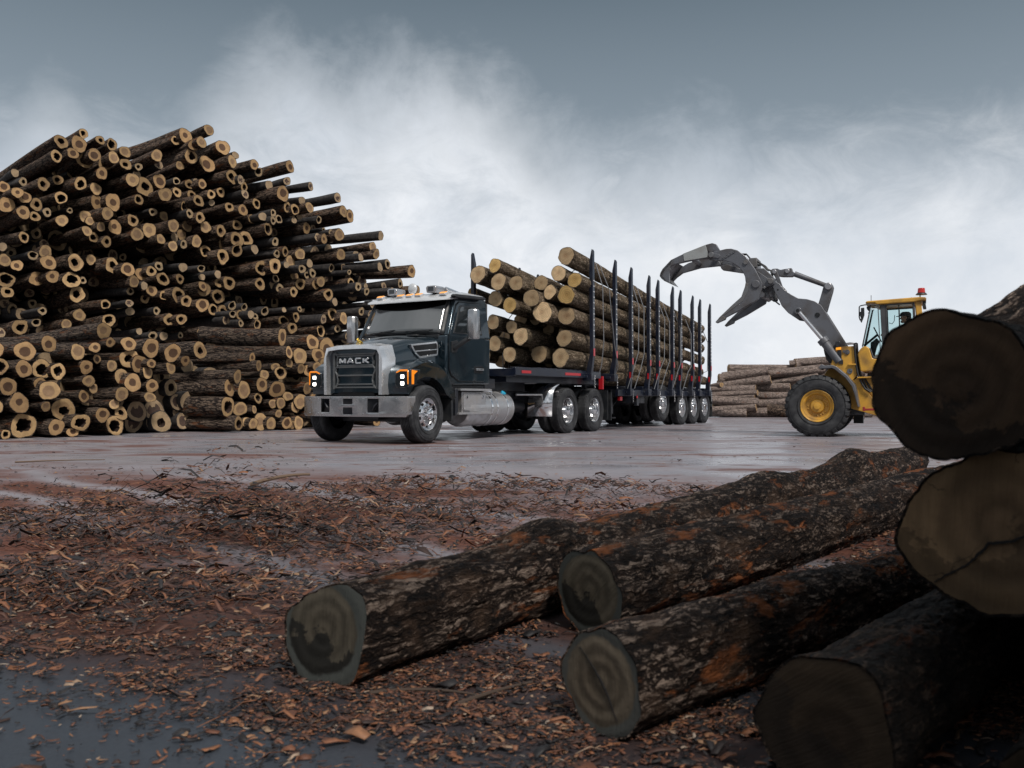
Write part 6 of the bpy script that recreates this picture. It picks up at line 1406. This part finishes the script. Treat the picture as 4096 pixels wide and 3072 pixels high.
# lip across the claw tip
mb = MB(); tipp = [Z3(x, y, .53) for x, y in ((75, 325), (97, 268), (165, 196), (195, 232), (160, 258), (150, 300), (150, 378), (110, 360))]
mb.prism([Z3(x, y, .53) for x, y in ((75, 325), (82, 298), (100, 268), (165, 196), (190, 205), (120, 280), (100, 320), (150, 378), (110, 362))], .53, HW - .63); mb.build('clamp_lip', M['worn_steel'], LDR, bevel=.01)
mb = MB(); a, b_ = Z3(335, 190, .6); mb.cyl((a, .6, b_), (a, HW - .7, b_), .055); a, b_ = Z3(490, 120, .6); mb.cyl((a, .5, b_), (a, HW - .6, b_), .06); mb.build('clamp_tube', M['loader_grey'], LDR)
plate('clamp_cylinder_link', [(545, 225), (600, 222), (720, 262), (725, 292), (560, 268), (543, 250)], .75, .85, 'loader_grey', Z3, .53, .01)
mb = MB()
for pts in ([(722, 150), (760, 150), (785, 180), (790, 205)], [(800, 215), (850, 210), (910, 245), (935, 280)], [(805, 225), (850, 235), (880, 232), (925, 275)], [(945, 500), (975, 520), (1005, 515)], [(975, 490), (985, 520), (1020, 548)], [(930, 270), (955, 280), (965, 330), (955, 345)]):
    for dw in (0, .12): mb = MB(); mb.tube([(Z3(x, y, .75)[0], .75 + dw, Z3(x, y, .75)[1]) for x, y in pts], .016, 7); mb.build('hydraulic_hose', M['black_plastic'], LDR)
mb = MB(); mb.bb(*[Z3(800, 0, .7)[0] - .05, Z3(800, 0, .7)[0] + .12], .7, 1.3, Z3(0, 270, .7)[1] - .1, Z3(0, 230, .7)[1]); mb.build('hose_block', M['worn_steel'], LDR, bevel=.015); mb = MB(); a, b_ = Z3(930, 440, .75); mb.bb(a - .12, a + .15, .75, HW - .75, b_ - .16, b_ + .05); mb.build('valve_block', M['worn_steel'], LDR, bevel=.015)

# cab: an open frame with panes in it
C0, C1 = .47, HW - .47
def both(name, pts, matn, th=.06, ref=C0, bev=.008, far=True):
    plate(name, pts, C0, C0 + th, matn, Z4, ref, bev)
    if far: plate(name, pts, C1 - th, C1, matn, Z4, ref, bev)
roof = [(800, 250), (812, 231), (1000, 216), (1285, 193), (1344, 196), (1345, 226), (1300, 226), (1240, 238), (905, 262), (885, 248)]
rf = plate('cab_roof', roof, C0 - .05, C1 + .05, 'loader_yellow', Z4, C0 - .05, .02)
both('cab_body', [(735, 705), (748, 668), (778, 637), (812, 632), (838, 648), (865, 735), (885, 744), (965, 745), (1330, 745), (1330, 845), (965, 852), (775, 858), (758, 850)], 'loader_yellow', .08, bev=.02)
plate('rear_seat_panel', [(1275, 560), (1330, 560), (1330, 760), (1275, 760)], C0 + .08, C1 - .08, 'cab_grey', Z4, C0, .01)
plate('cab_floor', [(760, 760), (1330, 760), (1330, 850), (770, 850)], C0 + .08, C1 - .08, 'loader_yellow', Z4, C0, .01)
plate('cab_front_panel', [(735, 705), (748, 668), (778, 637), (790, 640), (775, 700), (790, 850), (758, 850)], C0 + .06, C1 - .06, 'loader_yellow', Z4, C0, .01)
both('cab_rocker', [(838, 648), (865, 735), (885, 744), (965, 745), (965, 735), (890, 733), (876, 722), (850, 650)], 'cab_grey', .06)
plate('cab_post', [(932, 262), (985, 258), (1003, 600), (1000, 745), (962, 745), (945, 500)], C0, C0 + .07, 'cab_grey', Z4, C0)
plate('cab_post', [(940, 262), (965, 260), (985, 600), (985, 745), (968, 745), (955, 500)], C1 - .05, C1, 'cab_grey', Z4, C0)
both('cab_post', [(1245, 238), (1300, 226), (1330, 620), (1330, 745), (1275, 745), (1262, 400)], 'loader_yellow', .07)
both('cab_post', [(846, 268), (856, 268), (782, 636), (770, 636)], 'cab_grey', .04)
for w0_, w1_ in ((C0, C0 + .05), (C1 - .05, C1)):
    mb = MB()
    for pts_ in ([(958, 258), (1240, 240), (1241, 253), (960, 272)], [(1220, 241), (1240, 240), (1262, 560), (1236, 560)], [(990, 550), (1262, 542), (1262, 556), (990, 565)], [(975, 272), (990, 272), (1003, 556), (985, 556)]):
        plate('', pts_, w0_, w1_, 'cab_grey', Z4, C0, build=False, mb=mb)
    mb.build('door_frame', M['cab_grey'], LDR, bevel=.006)
both('window_bar', [(1094, 265), (1102, 264), (1112, 560), (1104, 560)], 'black_gloss', .04)
plate('grab_rail', [(910, 262), (918, 262), (942, 700), (934, 700)], C0 - .05, C0 - .03, 'cab_grey', Z4, C0, .003)
def pane(pts, w_): 
    mb = MB(); q = [Z4(x, y, C0) for x, y in pts]; mb.prism(q, w_ - .003, w_ + .003); return mb.build('side_window', M['cab_glass'], LDR, smooth=10)
for w_ in (C0 + .03, C1 - .03):
    pane([(856, 268), (935, 263), (962, 740), (885, 738), (862, 725), (838, 645), (785, 630)], w_); pane([(988, 270), (1222, 254), (1230, 550), (1000, 556)], w_)
mb = MB(); a = Z4(848, 272, C0); b_ = Z4(770, 640, C0); mb.add([(a[0], C0 + .05, a[1]), (b_[0], C0 + .05, b_[1]), (b_[0], C1 - .05, b_[1]), (a[0], C1 - .05, a[1])], [(0,1,2,3)]); mb.build('front_window', M['cab_glass'], LDR, smooth=10)
# seat, console, wheel
mb = plate('', [(1212, 455), (1238, 450), (1265, 640), (1120, 660), (1110, 625), (1215, 610)], wc - .22, wc + .22, 'black_plastic', Z4, wc, build=False); mb.build('seat', M['black_plastic'], LDR, bevel=.03)
mb = plate('', [(850, 600), (870, 590), (905, 560), (930, 590), (905, 640), (880, 740), (850, 740), (850, 640)], wc - .12, wc + .12, 'black_plastic', Z4, wc, build=False); mb.build('console', M['black_plastic'], LDR, bevel=.02)
a, b_ = Z4(912, 530, wc); mb = MB(); c0 = Vector((a, wc, b_)); ax = Vector((.72, 0, .35)).normalized(); e1 = Vector((0, 1, 0)); e2 = ax.cross(e1)
mb.tube([c0 + e1 * .17 * math.cos(t_) + e2 * .17 * math.sin(t_) for t_ in [i * math.pi / 12 for i in range(25)]], .014, 6); mb.cyl(c0, c0 - ax * .3 + Vector((0, 0, -.1)), .025); mb.bar(c0 - e1 * .17, c0 + e1 * .17, .02, .02); mb.build('steering_wheel', M['black_plastic'], LDR)
mb = MB(); pts = [Z4(x, y, wc) for x, y in ((1008, 410), (1035, 420), (1055, 395), (1060, 340))]; mb.tube([(p[0], C1 - .1, p[1]) for p in pts], .008, 6); mb.build('radio_cord', M['black_plastic'], LDR)
# mirrors, lamps, antennas, beacon
mb = MB(); f3 = lambda x, y, w_: (Z4(x, y, C0)[0], w_, Z4(x, y, C0)[1])
mb.tube([f3(930, 265, C0 - .02), f3(800, 270, C0 - .12), f3(762, 280, C0 - .16), f3(752, 290, C0 - .16), f3(752, 380, C0 - .16), f3(762, 410, C0 - .16)], .014, 6)
mb.prism([Z4(x, y, C0) for x, y in ((768, 302), (796, 298), (798, 360), (790, 385), (772, 430), (764, 420), (768, 390), (752, 355), (752, 335), (768, 335))], C0 - .24, C0 - .10); mb.build('side_mirror', M['black_plastic'], LDR, bevel=.01)
mb = MB(); mb.tube([f3(860, 262, C1 + .05), f3(800, 290, C1 + .2)], .012, 6); mb.prism([Z4(x, y, C0) for x, y in ((800, 345), (825, 335), (800, 460), (788, 470))], C1 - .08, C1 + .1); mb.build('side_mirror', M['black_plastic'], LDR, bevel=.01)
mb = MB(); mb.prism([Z4(x, y, C0) for x, y in ((812, 280), (842, 272), (845, 300), (832, 320), (815, 300))], C0 + .02, C0 + .16); mb.prism([Z4(x, y, C0) for x, y in ((1310, 248), (1338, 250), (1346, 300), (1318, 302), (1312, 280))], C0, C0 + .15); mb.prism([Z4(x, y, C0) for x, y in ((1310, 205), (1345, 205), (1343, 245), (1318, 245))], C0 + .1, C0 + .3); mb.build('work_lamp', M['black_plastic'], LDR, bevel=.008)
mb = MB(); a, b_ = Z4(1290, 195, C0); mb.cyl((a, .9, b_ - .02), (a, .9, b_ + .09), .012); a2, b2 = Z4(1302, 150, C0); mb.cyl((a2, .9, b2 - .015), (a2, .9, b2 + .02), .115, .09); mb.build('beacon_base', M['black_plastic'], LDR)
mb = MB(); mb.cyl((a2, .9, b2 + .02), (a2, .9, b2 + .125), .078, .068, 20); mb.build('beacon', M['red_lamp'], LDR, bevel=.01)
mb = MB(); a, b_ = Z4(846, 225, C0); mb.cyl((a, .9, b_ - .03), (a, .9, b_ + .15), .006); a, b_ = Z4(1211, 200, C0); mb.cyl((a, 1.2, b_ - .02), (a, 1.2, b_ + .08), .005); mb.build('antenna', M['black_plastic'], LDR)

# ---------------------------------------------------------------- the driver
def J(x, y, w_=wc): a, b_ = Z4(x, y, wc); return Vector((a, w_, b_))
def skin(name, joints, edges, matn, parent, sub=2):
    me = bpy.data.meshes.new(name); me.from_pydata([j[0] for j in joints], edges, []); me.materials.append(M[matn]); o = bpy.data.objects.new(name, me); COL.objects.link(o)
    if parent is not None: o.parent = parent
    bm = bmesh.new(); bm.from_mesh(me); bm.verts.ensure_lookup_table(); ly = bm.verts.layers.skin.verify()
    for i, v in enumerate(bm.verts): r_ = joints[i][1]; v[ly].radius = r_ if isinstance(r_, tuple) else (r_, r_); v[ly].use_root = (i == 0)
    bm.to_mesh(me); bm.free()
    md = o.modifiers.new('skin', 'SKIN'); md.use_smooth_shade = True; md2 = o.modifiers.new('sub', 'SUBSURF'); md2.levels = sub; md2.render_levels = sub
    return o
hip, chest, neck = J(1190, 600), J(1180, 490), J(1170, 425)
sp_ = .19
joints = [(hip, .12), (J(1185, 545), .12), (chest, (.13, .16)), (J(1175, 450), .08), (neck, .05), (J(1166, 400), .055),
 (chest + Vector((.0, -sp_, .07)), .06), (J(1150, 540, wc - .24), .045), (J(1085, 545, wc - .20), .035), (J(1045, 530, wc - .16), .028),
 (chest + Vector((.0, sp_, .07)), .06), (J(1150, 540, wc + .24), .045), (J(1060, 540, wc + .20), .035), (J(985, 520, wc + .14), .028),
 (hip + Vector((0, -.10, -.02)), .09), (J(1075, 610, wc - .12), .07), (J(1040, 720, wc - .12), .05), (J(1000, 735, wc - .12), .04),
 (hip + Vector((0, .10, -.02)), .09), (J(1075, 610, wc + .12), .07), (J(1040, 720, wc + .12), .05), (J(1000, 735, wc + .12), .04)]
edges = [(0,1),(1,2),(2,3),(3,4),(4,5),(2,6),(6,7),(7,8),(8,9),(2,10),(10,11),(11,12),(12,13),(0,14),(14,15),(15,16),(16,17),(0,18),(18,19),(19,20),(20,21)]
person = skin('person', joints, edges, 'skin', None); person.location = LDR.location; person.rotation_euler = LDR.rotation_euler
tag(person, 'person in a cap and grey shirt seated at the controls of the yellow loader', 'person')
hc = J(1160, 380)
mb = MB(); mb.ball(hc, .085, sc=(1.12, .85, 1.2), n=12); mb.ball(hc + Vector((-.095, 0, -.012)), .018, n=6, sc=(1.3, .7, 1)); mb.ball(hc + Vector((-.04, 0, -.075)), .055, sc=(1.0, .8, .6), n=8)
for s in (-1, 1): mb.ball(hc + Vector((.01, s*.075, -.005)), .022, sc=(.7, .4, 1.2), n=6); mb.ball(hc + Vector((-.083, s*.03, .012)), .012, n=5)
mb.build('head', M['skin'], person)
mb = MB(); mb.ball(hc + Vector((.035, 0, -.0)), .086, sc=(.9, .92, 1.1), n=10); mb.ball(hc + Vector((-.065, 0, -.080)), .04, sc=(.8, .9, .8), n=8); mb.build('hair', M['hair'], person)
mb = MB(); vs = []; mb.loft([[tuple(hc + Vector((r_*1.12*math.cos(a), r_*.9*math.sin(a), z))) for a in [i*math.pi/8 for i in range(16)]] for r_, z in ((.098, .035), (.100, .06), (.09, .10), (.06, .125), (.01, .13))])
mb.prism([(hc.x - .19, hc.z + .03), (hc.x - .09, hc.z + .055), (hc.x - .05, hc.z + .055), (hc.x - .05, hc.z + .04)], wc - .07, wc + .07); mb.build('cap', M['cap_cloth'], person, bevel=.004)
sh = skin('shirt', [(p, (r_[0] + .012, r_[1] + .012) if isinstance(r_, tuple) else r_ + .012) for p, r_ in joints[:4]] + [(p, r_ + .014) for p, r_ in (joints[6], joints[7], joints[10], joints[11])], [(0,1),(1,2),(2,3),(2,4),(4,5),(2,6),(6,7)], 'shirt', person)
tr_ = skin('trousers', [(joints[0][0], .135)] + [(joints[i][0], joints[i][1] + .012) for i in (14, 15, 16, 18, 19, 20)], [(0,1),(1,2),(2,3),(0,4),(4,5),(5,6)], 'trousers', person)
# hands: five curled fingers each, closing on the levers and wheel
for s, wr in ((-1, joints[9][0]), (1, joints[13][0])):
    mb = MB(); mb.ball(wr + Vector((-.03, 0, 0)), .032, sc=(1.3, 1.1, .6), n=8)
    for k in range(4):
        b0 = wr + Vector((-.06, (k - 1.5)*.018, .004)); L_ = (.028, .032, .030, .024)[k]; mb.tube([b0, b0 + Vector((-L_, 0, -.006)), b0 + Vector((-L_*1.3, 0, -.03)), b0 + Vector((-L_*.8, 0, -.045))], [.009, .009, .008, .007], 6)
    b0 = wr + Vector((-.02, -s*.035, .0)); mb.tube([b0, b0 + Vector((-.03, -s*.012, -.012)), b0 + Vector((-.05, -s*.004, -.03))], [.010, .009, .008], 6); mb.build('hand', M['skin'], person)

# written mark on one log end of the low pile
try:
    o_, r_ = paint_log
    text('23', o_, .75, .004, 'ink', (0.15, 0.0, -.04), (math.pi, 0, R(80)), 'chalk_mark')
except NameError: pass
bpy.context.view_layer.update()
